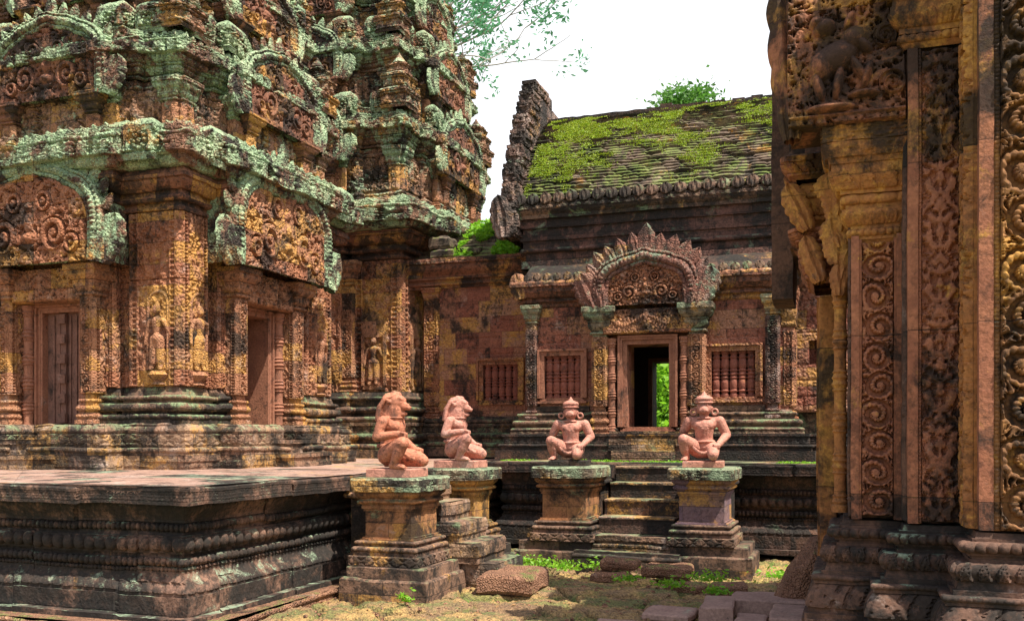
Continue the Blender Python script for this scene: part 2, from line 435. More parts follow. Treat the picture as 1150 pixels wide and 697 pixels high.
def stone(name, c1, c2, c3, ochre=.25, dark=.35, green=.15, gcol=(.30, .40, .27), darkcol=(.020, .019, .017), brick=(.46, .22), blockvar=.5,
          carve=.0, csc=26., joint=.6, rough=.88, grain=1., pale=.1, seed=0., streak=.5, gup=.5, speck=.75):
    b = NB(name)
    g = b.n('ShaderNodeNewGeometry'); pos = b.mapv(g.outputs['Position'], loc=(seed, seed*.7, seed*1.3))
    sep = b.n('ShaderNodeSeparateXYZ'); b.l(g.outputs['Position'], sep.inputs[0])
    nz = b.n('ShaderNodeSeparateXYZ'); b.l(g.outputs['True Normal'], nz.inputs[0])
    n1 = b.noise(pos, 1.1, 5, .65); n2 = b.noise(pos, 6., 6, .7); n3 = b.noise(pos, 48., 3, .6)
    col = b.mix(b.rng(n2, .3, .7), c1, c2)
    # block by block variation
    cv = b.n('ShaderNodeCombineXYZ'); b.l(b.math('ADD', sep.outputs[0], sep.outputs[1]), cv.inputs[0]); b.l(sep.outputs[2], cv.inputs[1])
    br = b.n('ShaderNodeTexBrick'); b.l(cv.outputs[0], br.inputs['Vector']); br.inputs['Scale'].default_value = 1
    br.inputs['Color1'].default_value = (0, 0, 0, 1); br.inputs['Color2'].default_value = (1, 1, 1, 1); br.inputs['Mortar'].default_value = (.5, .5, .5, 1)
    br.inputs['Brick Width'].default_value = brick[0]; br.inputs['Row Height'].default_value = brick[1]
    br.inputs['Mortar Size'].default_value = .004; br.inputs['Mortar Smooth'].default_value = .4; br.inputs['Bias'].default_value = 0
    bb = br.outputs[0]
    col = b.mix(b.math('MULTIPLY', b.rng(bb, .35, .95), blockvar), col, c3)
    oc = b.math('MULTIPLY', b.rng(b.math('ADD', b.noise(pos, 2.6, 9, .8, .3), b.math('MULTIPLY', b.math('SUBTRACT', bb, .5), .30)), .66-ochre*.42, .72-ochre*.42), b.rng(n3, .2, .6, .3, .85))
    col = b.mix(oc, col, (.50, .26, .06))
    pl = b.math('MULTIPLY', b.rng(b.noise(pos, 3.1, 7, .75, .3), .66-pale*.4, .8-pale*.4), .6)
    col = b.mix(pl, col, (.46, .38, .33))
    # dark lichen film with ragged edges and vertical runs
    stv = b.mapv(pos, (3.2, 3.2, .7)); st = b.noise(stv, 1.4, 5, .7)
    dm = b.math('ADD', b.math('MULTIPLY', b.noise(pos, 1.9, 8, .72, .4), 1-streak*.5), b.math('MULTIPLY', st, streak*.5))
    dm = b.math('ADD', dm, b.math('MULTIPLY', b.math('SUBTRACT', b.math('FRACT', b.math('MULTIPLY', bb, 7.3)), .5), .11*min(1., joint*1.6)))
    dk = b.math('MULTIPLY', b.rng(dm, .63-dark*.3, .71-dark*.3), .88)
    col = b.mix(dk, col, darkcol)
    sk = b.math('MULTIPLY', b.rng(b.math('ADD', b.math('MULTIPLY', b.noise(pos, 17., 6, .8), .6), b.math('MULTIPLY', n1, .4)), .60-dark*.2, .66-dark*.2), speck)
    col = b.mix(sk, col, darkcol)
    gm = b.math('ADD', b.noise(pos, 2.7, 8, .74, .5), b.math('MULTIPLY', b.math('MAXIMUM', nz.outputs[2], 0.), .12*gup*2))
    gk = b.math('MULTIPLY', b.rng(gm, .70-green*.36, .78-green*.36), b.rng(n3, .25, .6, .35, .9))
    gc = b.mix(b.rng(n2, .35, .65), gcol, tuple(x*.55 for x in gcol))
    gc = b.mix(b.math('MULTIPLY', b.rng(b.noise(pos, 8., 6, .75), .5, .58), .75), gc, (gcol[0]*1.15, gcol[1]*.95, gcol[2]*1.0))
    col = b.mix(gk, col, gc)
    col = b.mix(1., col, b.mix(b.rng(n3, .2, .8), (.5, .5, .5), (1.35, 1.35, 1.35)), 'MULTIPLY')
    b.l(b.mix(b.math('MULTIPLY', br.outputs['Fac'], joint*.7), col, (.03, .02, .018)), b.b.inputs['Base Color'])
    b.b.inputs['Roughness'].default_value = rough
    b.b.inputs['Specular IOR Level'].default_value = .25
    h = b.math('ADD', b.math('MULTIPLY', n3, .28*grain), b.math('MULTIPLY', b.noise(pos, 150., 2, .6), .1*grain))
    h = b.math('ADD', h, b.math('MULTIPLY', n2, .5*grain))
    h = b.math('SUBTRACT', h, b.math('MULTIPLY', br.outputs['Fac'], .7*joint))
    if carve:
        wv = b.n('ShaderNodeVectorMath'); wv.operation = 'ADD'; b.l(pos, wv.inputs[0])
        nn = b.n('ShaderNodeTexNoise'); b.l(pos, nn.inputs['Vector']); nn.inputs['Scale'].default_value = csc*.5
        sc_ = b.n('ShaderNodeVectorMath'); sc_.operation = 'SCALE'; b.l(nn.outputs[1], sc_.inputs[0]); sc_.inputs[3].default_value = .9/csc
        b.l(sc_.outputs[0], wv.inputs[1])
        vo = b.voro(wv.outputs[0], csc); h = b.math('ADD', h, b.math('MULTIPLY', b.math('SINE', b.math('MULTIPLY', vo.outputs[0], 9.)), .9*carve))
    bp = b.n('ShaderNodeBump'); bp.inputs['Strength'].default_value = .9; bp.inputs['Distance'].default_value = .016
    b.l(h, bp.inputs['Height']); b.l(bp.outputs[0], b.b.inputs['Normal'])
    return b.m
RED = ((.36, .125, .075), (.22, .07, .05), (.46, .20, .115))
def RM(name, **k): return stone(name, *RED, **k)
M = {}
M['wall'] = stone('red_sandstone_wall', (.42, .18, .09), (.24, .09, .052), (.46, .27, .15), ochre=.29, dark=.38, green=.05, carve=.5, csc=20, pale=.22)
M['wall_hall'] = stone('hall_sandstone', (.38, .14, .085), (.21, .075, .05), (.44, .25, .15), ochre=.22, dark=.34, green=.02, carve=.35, csc=16, pale=.2, brick=(.38, .24), blockvar=.85, seed=3)
M['pilaster'] = stone('pink_sandstone_carved', (.46, .22, .115), (.28, .12, .07), (.50, .30, .17), ochre=.30, dark=.36, green=.04, carve=.3, csc=34, pale=.18, seed=1.3)
M['cornice'] = stone('green_lichened_cornice', (.28, .14, .085), (.15, .075, .05), (.36, .22, .13), ochre=.16, dark=.56, green=.62, gcol=(.42, .60, .35), carve=.5, csc=24, pale=.12, seed=5)
M['neck'] = stone('dark_cornice_underside', (.30, .13, .075), (.17, .07, .045), (.36, .18, .09), ochre=.2, dark=.52, green=.14, carve=.1, seed=6)
M['base'] = stone('dark_weathered_base', (.24, .14, .09), (.12, .07, .05), (.32, .21, .12), ochre=.12, dark=.58, green=.36, gcol=(.20, .30, .15), carve=.1, seed=8)
M['plinth'] = stone('worn_plinth', (.36, .21, .13), (.19, .11, .075), (.44, .32, .19), ochre=.24, dark=.52, green=.28, gcol=(.24, .32, .17), carve=.12, csc=30, pale=.3, seed=9)
M['terrace'] = stone('dark_terrace_stone', (.27, .15, .10), (.13, .075, .055), (.40, .25, .14), ochre=.30, dark=.62, green=.22, brick=(1.1, 2.2), blockvar=.4, carve=.0, seed=10, joint=.4)
M['deck'] = stone('pink_terrace_paving', (.38, .235, .175), (.24, .145, .11), (.46, .31, .23), ochre=.2, dark=.30, green=.05, brick=(.7, 9), blockvar=.5, carve=0, seed=11, pale=.35, joint=.4, gup=0)
M['black'] = stone('black_lichened_stone', (.13, .07, .05), (.06, .04, .032), (.2, .10, .06), ochre=.06, dark=.64, green=.12, gcol=(.12, .17, .10), carve=.1, seed=12, pale=.0)
M['ped'] = stone('ochre_pedestal', (.44, .21, .09), (.27, .12, .06), (.50, .29, .12), ochre=.34, dark=.46, green=.30, gcol=(.26, .34, .18), carve=.0, brick=(.8, .19), blockvar=.4, seed=13)
M['pedgreen'] = stone('green_pedestal_top', (.28, .22, .14), (.16, .12, .08), (.34, .26, .16), ochre=.16, dark=.50, green=.56, gcol=(.31, .41, .25), carve=.15, csc=40, seed=14)
M['peddark'] = stone('dark_pedestal_foot', (.26, .15, .10), (.13, .08, .055), (.34, .20, .13), ochre=.12, dark=.56, green=.2, gcol=(.2, .27, .14), seed=15)
M['statue'] = stone('rose_statue_stone', (.56, .265, .195), (.44, .185, .135), (.56, .29, .215), ochre=.02, dark=.25, green=.05, brick=(9, 9), joint=0, carve=0, speck=.7, grain=1.1, pale=.25, seed=16, rough=.7)
M['statue_orange'] = stone('orange_statue_stone', (.54, .215, .125), (.40, .145, .085), (.54, .24, .13), ochre=.06, dark=.25, green=.05, brick=(9, 9), joint=0, carve=0, speck=.7, grain=1.1, pale=.1, seed=17, rough=.7)
M['tree_bark'] = stone('grey_bark', (.42, .40, .36), (.3, .28, .25), (.3, .28, .25), ochre=0, dark=.05, green=.1, brick=(50, 50), joint=0, seed=18)
M['ped_umber'] = M['ped']
M['gate_red'] = stone('gateway_red_stone', (.44, .18, .095), (.24, .09, .055), (.50, .25, .11), ochre=.34, dark=.48, green=.0, brick=(2.2, .95), blockvar=.3, carve=.0, csc=60, grain=.7, speck=.45, pale=.1, seed=19)
M['gate_gold'] = stone('gateway_golden_stone', (.46, .20, .06), (.28, .11, .045), (.50, .26, .08), ochre=.42, dark=.40, green=.0, brick=(2.2, .95), blockvar=.3, carve=.0, csc=60, grain=.7, speck=.45, pale=.05, seed=20)
M['gate_dark'] = stone('gateway_dark_stone', (.19, .10, .065), (.09, .052, .04), (.28, .14, .08), ochre=.18, dark=.54, green=.06, brick=(2.2, .95), blockvar=.3, carve=.0, csc=60, grain=.8, speck=.5, pale=.18, seed=21)
M['gate_gold_dark'] = stone('gateway_gilded_dark_stone', (.36, .17, .06), (.16, .075, .04), (.46, .24, .07), ochre=.38, dark=.44, green=.0, brick=(2.2, .95), blockvar=.3, carve=.0, csc=60, grain=.8, speck=.5, pale=.05, seed=22)
M['tier'] = stone('weathered_storey_stone', (.38, .20, .115), (.22, .105, .065), (.42, .25, .15), ochre=.22, dark=.50, green=.40, gcol=(.40, .56, .36), carve=.5, csc=20, pale=.25, seed=50)
M['hallped'] = stone('grey_lichened_pediment', (.30, .13, .09), (.17, .08, .06), (.36, .22, .15), ochre=.12, dark=.46, green=.36, gcol=(.24, .36, .24), carve=.5, csc=30, pale=.35, seed=51)
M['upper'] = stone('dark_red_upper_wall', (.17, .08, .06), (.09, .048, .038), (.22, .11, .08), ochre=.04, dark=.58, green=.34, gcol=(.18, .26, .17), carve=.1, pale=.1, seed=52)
M['darkpil'] = stone('dark_carved_pilaster_stone', (.22, .10, .07), (.12, .06, .045), (.34, .2, .15), ochre=.08, dark=.46, green=.1, carve=.3, csc=34, pale=.4, seed=53)
M['roof'] = stone('dark_roof_tiles', (.20, .14, .10), (.10, .07, .05), (.28, .22, .16), ochre=.05, dark=.46, green=.38, gcol=(.17, .24, .05), brick=(.27, .5), blockvar=.6, carve=.0, seed=23, pale=.1)
M['roof_grey'] = stone('grey_roof_slab', (.14, .10, .09), (.08, .055, .05), (.17, .125, .11), ochre=.05, dark=.44, green=.05, brick=(1.6, .6), blockvar=.5, carve=0, seed=24, pale=.3)
M['laterite'] = stone('laterite_block', (.42, .22, .13), (.24, .12, .075), (.42, .25, .14), ochre=.18, dark=.22, green=.14, gcol=(.22, .30, .08), brick=(50, 50), joint=0, carve=.8, csc=42, seed=25, grain=2., pale=.15)
M['mauve'] = stone('purple_paving_slab', (.44, .28, .22), (.28, .17, .135), (.46, .29, .22), ochre=.14, dark=.2, green=.02, brick=(50, 50), joint=0, carve=0, seed=26, pale=.15)
def plain(name, c, rough=.9, var=.3, sc=20):
    b = NB(name); g = b.n('ShaderNodeNewGeometry'); n = b.noise(g.outputs['Position'], sc, 4, .6)
    b.l(b.mix(b.rng(n, .3, .7), tuple(x*(1-var) for x in c), tuple(min(1, x*(1+var)) for x in c)), b.b.inputs['Base Color'])
    b.b.inputs['Roughness'].default_value = rough
    bp = b.n('ShaderNodeBump'); bp.inputs['Strength'].default_value = .5; bp.inputs['Distance'].default_value = .006; b.l(n, bp.inputs['Height']); b.l(bp.outputs[0], b.b.inputs['Normal'])
    return b.m
def leafmat(name, c, tr=.4):
    b = NB(name); g = b.n('ShaderNodeNewGeometry'); n = b.noise(g.outputs['Position'], 3.3, 3, .6); n2 = b.noise(g.outputs['Position'], 40, 1, .5)
    col = b.mix(b.rng(n, .3, .7), tuple(x*.6 for x in c), tuple(x*1.45 for x in c))
    col = b.mix(b.rng(n2, .3, .7), col, (c[0]*1.9, c[1]*1.25, c[2]*.8))
    b.l(col, b.b.inputs['Base Color']); b.b.inputs['Roughness'].default_value = .55
    t = b.n('ShaderNodeBsdfTranslucent'); b.l(col, t.inputs[0]); m = b.n('ShaderNodeMixShader'); m.inputs[0].default_value = tr
    b.l(b.b.outputs[0], m.inputs[1]); b.l(t.outputs[0], m.inputs[2]); b.l(m.outputs[0], b.out.inputs[0])
    return b.m
M['leaf_far'] = leafmat('foliage_blue_green', (.06, .24, .14), .5)
M['baluster'] = stone('turned_baluster_stone', (.32, .11, .07), (.20, .07, .05), (.38, .16, .09), ochre=.25, dark=.3, green=.0, brick=(50, 50), joint=0, carve=0, seed=60)
M['leaf'] = leafmat('foliage_green', (.06, .20, .035), .5)
M['leaf_bright'] = leafmat('foliage_bright', (.16, .42, .03), .5)
M['moss'] = leafmat('roof_moss', (.19, .33, .02), .3)
M['gable'] = stone('grey_weathered_gable', (.26, .15, .11), (.14, .085, .07), (.34, .24, .19), ochre=.08, dark=.52, green=.14, carve=.5, csc=20, pale=.45, seed=70)
M['inner_shade'] = plain('painted_interior_shade', (.05, .03, .025))  # near-black colour stands in for shade inside rooms and niches
M['doorleaf'] = stone('false_door_stone', (.26, .13, .095), (.15, .08, .06), (.32, .17, .11), ochre=.18, dark=.25, green=.0, brick=(50, 50), joint=0, carve=0, seed=30, pale=.1)
M['frame'] = stone('smooth_frame_stone', (.38, .17, .10), (.26, .11, .07), (.44, .22, .12), ochre=.2, dark=.25, green=.0, brick=(50, 50), joint=0, carve=0, seed=31, pale=.1)
class _W2:
    def w(s, x, o, z):
        x, o, z = np.broadcast_arrays(np.asarray(x, float), np.asarray(o, float), np.asarray(z, float)); return np.stack([x, o, z], -1)
WW_ = _W2()
# ================================================================== GROUND
def add_attr(ob, name, vals):
    at = ob.data.attributes.new(name, 'FLOAT', 'POINT'); at.data.foreach_set('value', np.asarray(vals, np.float32).reshape(-1))
def voronoi2(X, Y, pts):
    d1 = np.full(X.shape, 1e9); d2 = np.full(X.shape, 1e9); idx = np.zeros(X.shape, int)
    for k, (px, py) in enumerate(pts):
        d = np.hypot((X-px), (Y-py)*1.15)
        new = d < d1; d2 = np.where(new, d1, np.minimum(d2, d)); idx = np.where(new, k, idx); d1 = np.where(new, d, d1)
    return d1, d2, idx
gx, gy = np.linspace(-5.2, 3.2, 520), np.linspace(4.0, 11.4, 460)
X, Y = np.meshgrid(gx, gy, indexing='ij')
pts = []
for i in range(17):
    for j in range(15):
        pts.append((-5.4+i*.54+.17*rng.standard_normal()+.27*(j % 2), 3.8+j*.55+.16*rng.standard_normal()))
wx, wy = X+.10*(vnoise(X*4, Y*4, 0, 3)-.5)+.05*(vnoise(X*13, Y*13, 0, 3)-.5), Y+.10*(vnoise(X*4, Y*4, 5, 4)-.5)+.05*(vnoise(X*13, Y*13, 5, 4)-.5)
d1, d2, idx = voronoi2(wx, wy, pts)
gap = sstep(.0, .09, d2-d1)
hid = _h(idx, idx*0, idx*0, 5)
Zg = -.115+.06*gap*(.6+.8*hid)+.05*(fbm(X*2.2, Y*2.2, 0, 3, 8)-.5)+.028*(fbm(X*9, Y*9, 0, 3, 9)-.5)+.020*(vnoise(X*30, Y*30, 0, 19)-.5)+.010*(vnoise(X*55, Y*55, 0, 29)-.5)
ed = np.minimum(np.minimum(X-gx[0], gx[-1]-X), np.minimum(Y-gy[0], gy[-1]-Y)); Zg = np.where(ed < .02, -.13, Zg)
def groundmat():
    b = NB('laterite_flagstones'); g = b.n('ShaderNodeNewGeometry'); pos = g.outputs['Position']
    a = b.n('ShaderNodeAttribute'); a.attribute_name = 'gap'; a2 = b.n('ShaderNodeAttribute'); a2.attribute_name = 'stone_id'
    n2 = b.noise(pos, 5, 7, .72); n3 = b.noise(pos, 45, 4, .7); n1 = b.noise(pos, 1.3, 4, .6, .5)
    c = b.mix(a2.outputs['Fac'], (.24, .14, .075), (.42, .26, .125)); c = b.mix(b.rng(n2, .4, .7), c, (.22, .14, .075))
    c = b.mix(b.math('MULTIPLY', b.rng(n1, .45, .56), .8), c, (.50, .32, .11))
    c = b.mix(b.math('MULTIPLY', b.rng(b.noise(pos, 2.3, 7, .75), .48, .56), .7), c, (.13, .17, .045))
    c = b.mix(b.rng(a.outputs['Fac'], .75, .2), c, b.mix(b.rng(b.noise(pos, 2., 4, .6), .4, .58), (.17, .11, .05), (.12, .20, .03)))
    c = b.mix(1., c, b.mix(b.rng(n3, .3, .7), (.4, .4, .4), (1.45, 1.45, 1.45)), 'MULTIPLY')
    n4 = b.noise(pos, 15, 6, .8); c = b.mix(b.math('MULTIPLY', b.rng(n4, .54, .6), .6), c, (.10, .065, .04))
    b.l(c, b.b.inputs['Base Color']); b.b.inputs['Roughness'].default_value = .95
    bp = b.n('ShaderNodeBump'); bp.inputs['Strength'].default_value = .9; bp.inputs['Distance'].default_value = .035
    vo = b.voro(pos, 55.); b.l(b.math('ADD', n3, b.math('MULTIPLY', vo.outputs[0], .6)), bp.inputs['Height']); b.l(bp.outputs[0], b.b.inputs['Normal'])
    return b.m
M['ground'] = groundmat()
mb = MB(); mb.grid(np.stack([X, Y, Zg], -1))
go = mb.build('ground', M['ground'], weather=0, smooth=True, ang=80); add_attr(go, 'gap', gap); add_attr(go, 'stone_id', hid); go['kind'] = 'structure'
def earthmat():
    b = NB('forest_earth'); g = b.n('ShaderNodeNewGeometry'); pos = g.outputs['Position']
    c = b.mix(b.rng(b.noise(pos, .8, 8, .7), .4, .6), (.20, .13, .075), (.09, .13, .035)); b.l(c, b.b.inputs['Base Color']); b.b.inputs['Roughness'].default_value = 1
    return b.m
mb = MB(); e = 500; xs = np.unique(np.r_[np.linspace(-e, -20, 9), np.linspace(-20, 20, 41), np.linspace(20, e, 9)])
A, B = np.meshgrid(xs, xs, indexing='ij'); r = np.hypot(A, B-8)
mb.grid(np.stack([A, B, -.14+.0*A+sstep(14, 60, r)*.3*(vnoise(A*.1, B*.1, 0, 4)-.5)], -1))
eo = mb.build('earth', earthmat(), weather=0); eo['kind'] = 'structure'

# ================================================================== TERRACES
TBANDS = [('f', .05, 0), ('f', 0, -.085), ('f', .125, 0, 'leaf', .002, .16), ('f', 0, -.012), ('f', .02, 0), ('q', .115, -.075, 'leaf', .006, .10),
          ('f', .012, 0), ('f', 0, -.02), ('r', .03, .014, 'bead', .016, .034), ('f', .012, 0), ('f', 0, .012), ('r', .05, .018, 'bead', .028, .05), ('f', 0, -.02), ('f', .03, 0),
          ('f', 0, .032), ('f', .018, 0), ('r', .085, .016, 'bead', .040, .10), ('f', .014, 0), ('f', 0, -.03), ('f', .028, 0), ('r', .046, .018, 'bead', .028, .044),
          ('f', .012, 0), ('f', 0, .022), ('f', .016, 0), ('q', .10, .055, 'lotus', .006, .07), ('f', .016, .0), ('f', 0, .05)]
sumz = sum(b[1] for b in TBANDS)
def terrace(name, label, poly, H, front, tagc='terrace', step=.009):
    t = thing(name, label, tagc, (poly[0][0], poly[0][1], 0))
    o_end = sum(b[2] for b in TBANDS)
    k = (H-.125)/sumz
    bd = [(b[0], b[1]*k, *b[2:]) for b in TBANDS]
    o0 = -o_end
    mb = MB(); ze, oe = sweep(mb, poly, bd, 0, o0, step=step, vstep=.012, cap=False, coarse=front)
    mb.build('moulded_wall', M['terrace'] if H < .97 else M['black'], t, weather=.006, blk=.95)
    mb = MB(); sweep(mb, poly, [('f', .02, .0), ('f', 0, -.006), ('f', .07, 0, 'ros', .003, .09), ('f', 0, .006), ('f', .02, 0), ('f', .0149, -.012)], H-.125, 0, step=.012, vstep=.012, coarse=front)
    mb.build('edge_slab', M['terrace'] if H < .97 else M['black'], t, weather=.008, wsc=5, blk=1.1)
    xs_ = [p[0] for p in poly]; ys_ = [p[1] for p in poly]
    x0, x1, y0, y1 = min(xs_)+.01, max(xs_)-.01, min(ys_)+.01, max(ys_)-.01
    A, B = np.meshgrid(np.linspace(x0, x1, int((x1-x0)/.06)), np.linspace(y0, min(y1, 14), int((min(y1, 14)-y0)/.06)), indexing='ij')
    rel = .006*(_h(np.floor((A+.4*_h(np.floor(B/.55), B*0, B*0, 3))/.8), np.floor(B/.55), B*0, 7)-.3)
    mb = MB(); mb.grid(np.stack([A, B, H+.003+rel], -1)); mb.box(WW_, x0+.01, x1-.01, y0+.01, y1-.01, H-.05, H-.004, step=.5)
    mb.build('paved_top', M['deck'] if H < .97 else M['plinth'], t, weather=.003, wsc=5)
    return t
LT = .95; HT = .985
terrace('tower_terrace', 'knee-high moulded sandstone platform with beaded bands carrying the towers on the left', [(-13, 5.42), (-4.23, 5.42), (-4.23, 11.0), (-4.23, 20), (-13, 20)], LT, None)
terrace('hall_terrace', 'black lichened low platform in front of the mossy-roofed hall', [(-4.20, 10.9), (3.5, 10.9), (3.5, 18), (-4.20, 18)], HT, None)
# wide low foot of the tower terrace
t = thing('kerb_course', 'rough mossy laterite course along the foot of the tower platform', 'kerb', (-4.2, 6, 0))
mb = MB(); sweep(mb, rect(-13, -4.10, 5.29, 11), [('f', .07, .0), ('r', .045, .02)], -.11, 0, step=.02, cap=True); mb.build('laterite_course', M['laterite'], t, weather=.012)

# ================================================================== FIGURINE (goddess in niche), shared mesh
def devata_mesh(name, mat, parent, fr, x, o, z, h):
    k = h/1.0
    P = lambda a, b, c: tuple(fr.w(x+a*k, o+b*k, z+c*k).tolist())
    caps = [(P(0, .02, .86), .062*k, P(0, .02, .90), .055*k), (P(0, .0, .95), .035*k, P(0, 0, 1.0), .012*k), (P(0, 0, .78), .03*k, P(0, 0, .84), .03*k),
            (P(-.09, 0, .72), .045*k, P(.09, 0, .72), .045*k), (P(0, 0, .70), .085*k, P(0, 0, .56), .062*k), (P(0, 0, .54), .06*k, P(.01, 0, .45), .09*k),
            (P(.05, 0, .45), .07*k, P(.06, 0, .12), .062*k), (P(-.05, 0, .45), .07*k, P(-.07, .01, .12), .062*k), (P(.06, 0, .1), .04*k, P(.07, .04, .02), .035*k), (P(-.07, 0, .1), .04*k, P(-.09, .04, .02), .035*k),
            (P(-.13, 0, .71), .036*k, P(-.19, 0, .55), .03*k), (P(-.19, 0, .55), .03*k, P(-.2, .02, .38), .024*k), (P(.13, 0, .71), .036*k, P(.19, .0, .56), .03*k), (P(.19, 0, .56), .028*k, P(.13, .05, .70), .026*k)]
    return blob(name, caps, mat, parent, voxel=.011*k+.002, smooth=2)

def colonette(parent, fr, x, o, z0, z1, r, mat, name='colonette'):
    H = z1-z0; pr = []
    n = 5
    def add(rr, zz): pr.append((rr, zz))
    add(r*1.35, z0); add(r*1.35, z0+.04)
    for i in range(n):
        a = z0+.05+(H-.1)*i/n; L = (H-.1)/n
        for f, q in ((.0, 1.05), (.06, 1.28), (.12, 1.05), (.16, .98), (.2, 1.18), (.24, .95), (.5, .9), (.72, .95), (.76, 1.2), (.8, .98), (.84, 1.05), (.9, 1.32), (.96, 1.1)):
            add(r*q, a+L*f)
    add(r*1.2, z1-.04); add(r*1.35, z1-.03); add(r*1.35, z1)
    mb = MB(); lathe(mb, fr, x, o, pr, 16); return mb.build(name, mat, parent, weather=.002)
def baluster(mb, fr, x, o, z0, z1, r):
    H = z1-z0; pr = []
    for f, q in ((0, 1.1), (.05, 1.1), (.06, .8), (.1, .8), (.13, 1.12), (.17, .85), (.2, 1.), (.3, 1.05), (.36, 1.), (.38, .8), (.42, 1.1), (.46, .82), (.5, 1.15), (.54, .82), (.58, 1.1), (.62, .8), (.64, 1.), (.7, 1.05), (.8, 1.), (.83, .85), (.87, 1.12), (.9, .8), (.94, .8), (.95, 1.1), (1, 1.1)):
        pr.append((r*q, z0+H*f))
    lathe(mb, fr, x, o, pr, 14)
def capital_bands(h, d, amp=.006):
    return [('f', h*.06, 0), ('f', 0, d*.12), ('r', h*.09, d*.14, 'bead', .006, .035), ('f', h*.04, 0), ('c', h*.2, d*.3, 'lotus', amp, .06), ('f', h*.06, 0), ('f', 0, -d*.06), ('r', h*.08, d*.1, 'bead', .005, .03),
            ('f', 0, d*.12), ('c', h*.22, d*.38, 'leaf', amp, .07), ('f', h*.05, 0), ('f', 0, d*.1), ('f', h*.2, 0, 'fol', .006, .07)]
def foot_bands(h, d):
    return [('f', h*.2, 0, 'leaf', .006, .08), ('f', 0, -d*.2), ('f', h*.05, 0), ('f', 0, -d*.1), ('r', h*.12, d*.2, 'bead', .008, .05), ('f', h*.04, 0), ('f', 0, -d*.15), ('f', h*.07, 0), ('f', 0, d*.15),
            ('r', h*.14, d*.2, 'lotus', .008, .07), ('f', h*.04, 0), ('f', 0, -d*.2), ('f', h*.08, 0), ('r', h*.1, d*.15, 'bead', .006, .04), ('f', 0, -d*.25), ('f', h*.16, 0)]
def pilaster(parent, fr, x0, x1, oback, o, z0, zc, zt, mat, capmat=None, pat='pscroll', capd=.12, foot=.3, step=.009, nm='pilaster', amp=.014, flare=.08):
    """shaft (z0..zc) on a moulded foot, with flaring capital (zc..zt)"""
    def rc():
        P = fr.w([x0, x1, x1, x0], [o, o, oback, oback], 0)[:, :2]
        return [tuple(p) for p in P]
    pl = rc()
    mb = MB(); skip = (2,)
    sweep(mb, pl, foot_bands(foot, flare), z0, flare*.55, step=step*1.2, vstep=step, skip=skip, coarse=lambda n: False)
    L = zc-(z0+foot)
    sweep(mb, pl, [('f', L, 0, pat+'' if pat in VERT else pat, amp, (x1-x0)*1.0)], z0+foot, 0, step=step, vstep=step*2, cap=False, skip=skip, coarse=lambda n: False, edgepat=lambda i, p: p if i == 0 else 'ptap')
    ob = mb.build(nm, mat, parent, weather=.0025)
    mb = MB(); sweep(mb, pl, capital_bands(zt-zc, capd), zc, 0, step=step*1.3, vstep=step*1.3, skip=skip, coarse=lambda n: False, capb=False)
    c = mb.build('capital', capmat or mat, ob, weather=.003)
    return ob
def tympanum_fig(u, q):
    """mirrored foliage with a central figure"""
    r = np.hypot(u*1.0, (q-.42)*1.3)
    f = crisp(p_fol(q*.9+.0*u, np.abs(u)*.6, 0, .07), 'fol')*.75
    s1 = np.hypot(np.abs(u)-.42, q-.34)/.2; s2 = np.hypot(np.abs(u)-.70, q-.22)/.14; s3 = np.hypot(np.abs(u)-.25, q-.72)/.13
    h = f*.62
    for s_, k in ((s1, 1), (s2, -1), (s3, 1)):
        th = np.arctan2(q-.3, np.abs(u)-.4)*k
        h = np.where(s_ < 1, sstep(.2, .6, .5+.5*np.cos(s_*11-th))*1.0, h)
    body = np.maximum(np.maximum(1-np.hypot(u/.075, (q-.66)/.07), 1-np.hypot(u/.10, (q-.48)/.15)), 1-np.hypot(u/.17, (q-.30)/.09))
    return np.maximum(h, np.sqrt(np.clip(body, 0, 1))*1.5)
def arch_curve(Wd, H, n=90, lobes=3, point=.06):
    ph = np.linspace(0, np.pi, n)
    k = 1+.05*np.abs(np.sin(ph*lobes))-.05
    x = np.sign(np.cos(ph))*np.abs(np.cos(ph))**.72*Wd*k; z = np.sin(ph)**.62*H*k
    z = z+point*H*np.exp(-(x/(Wd*.12))**2)
    return x, z
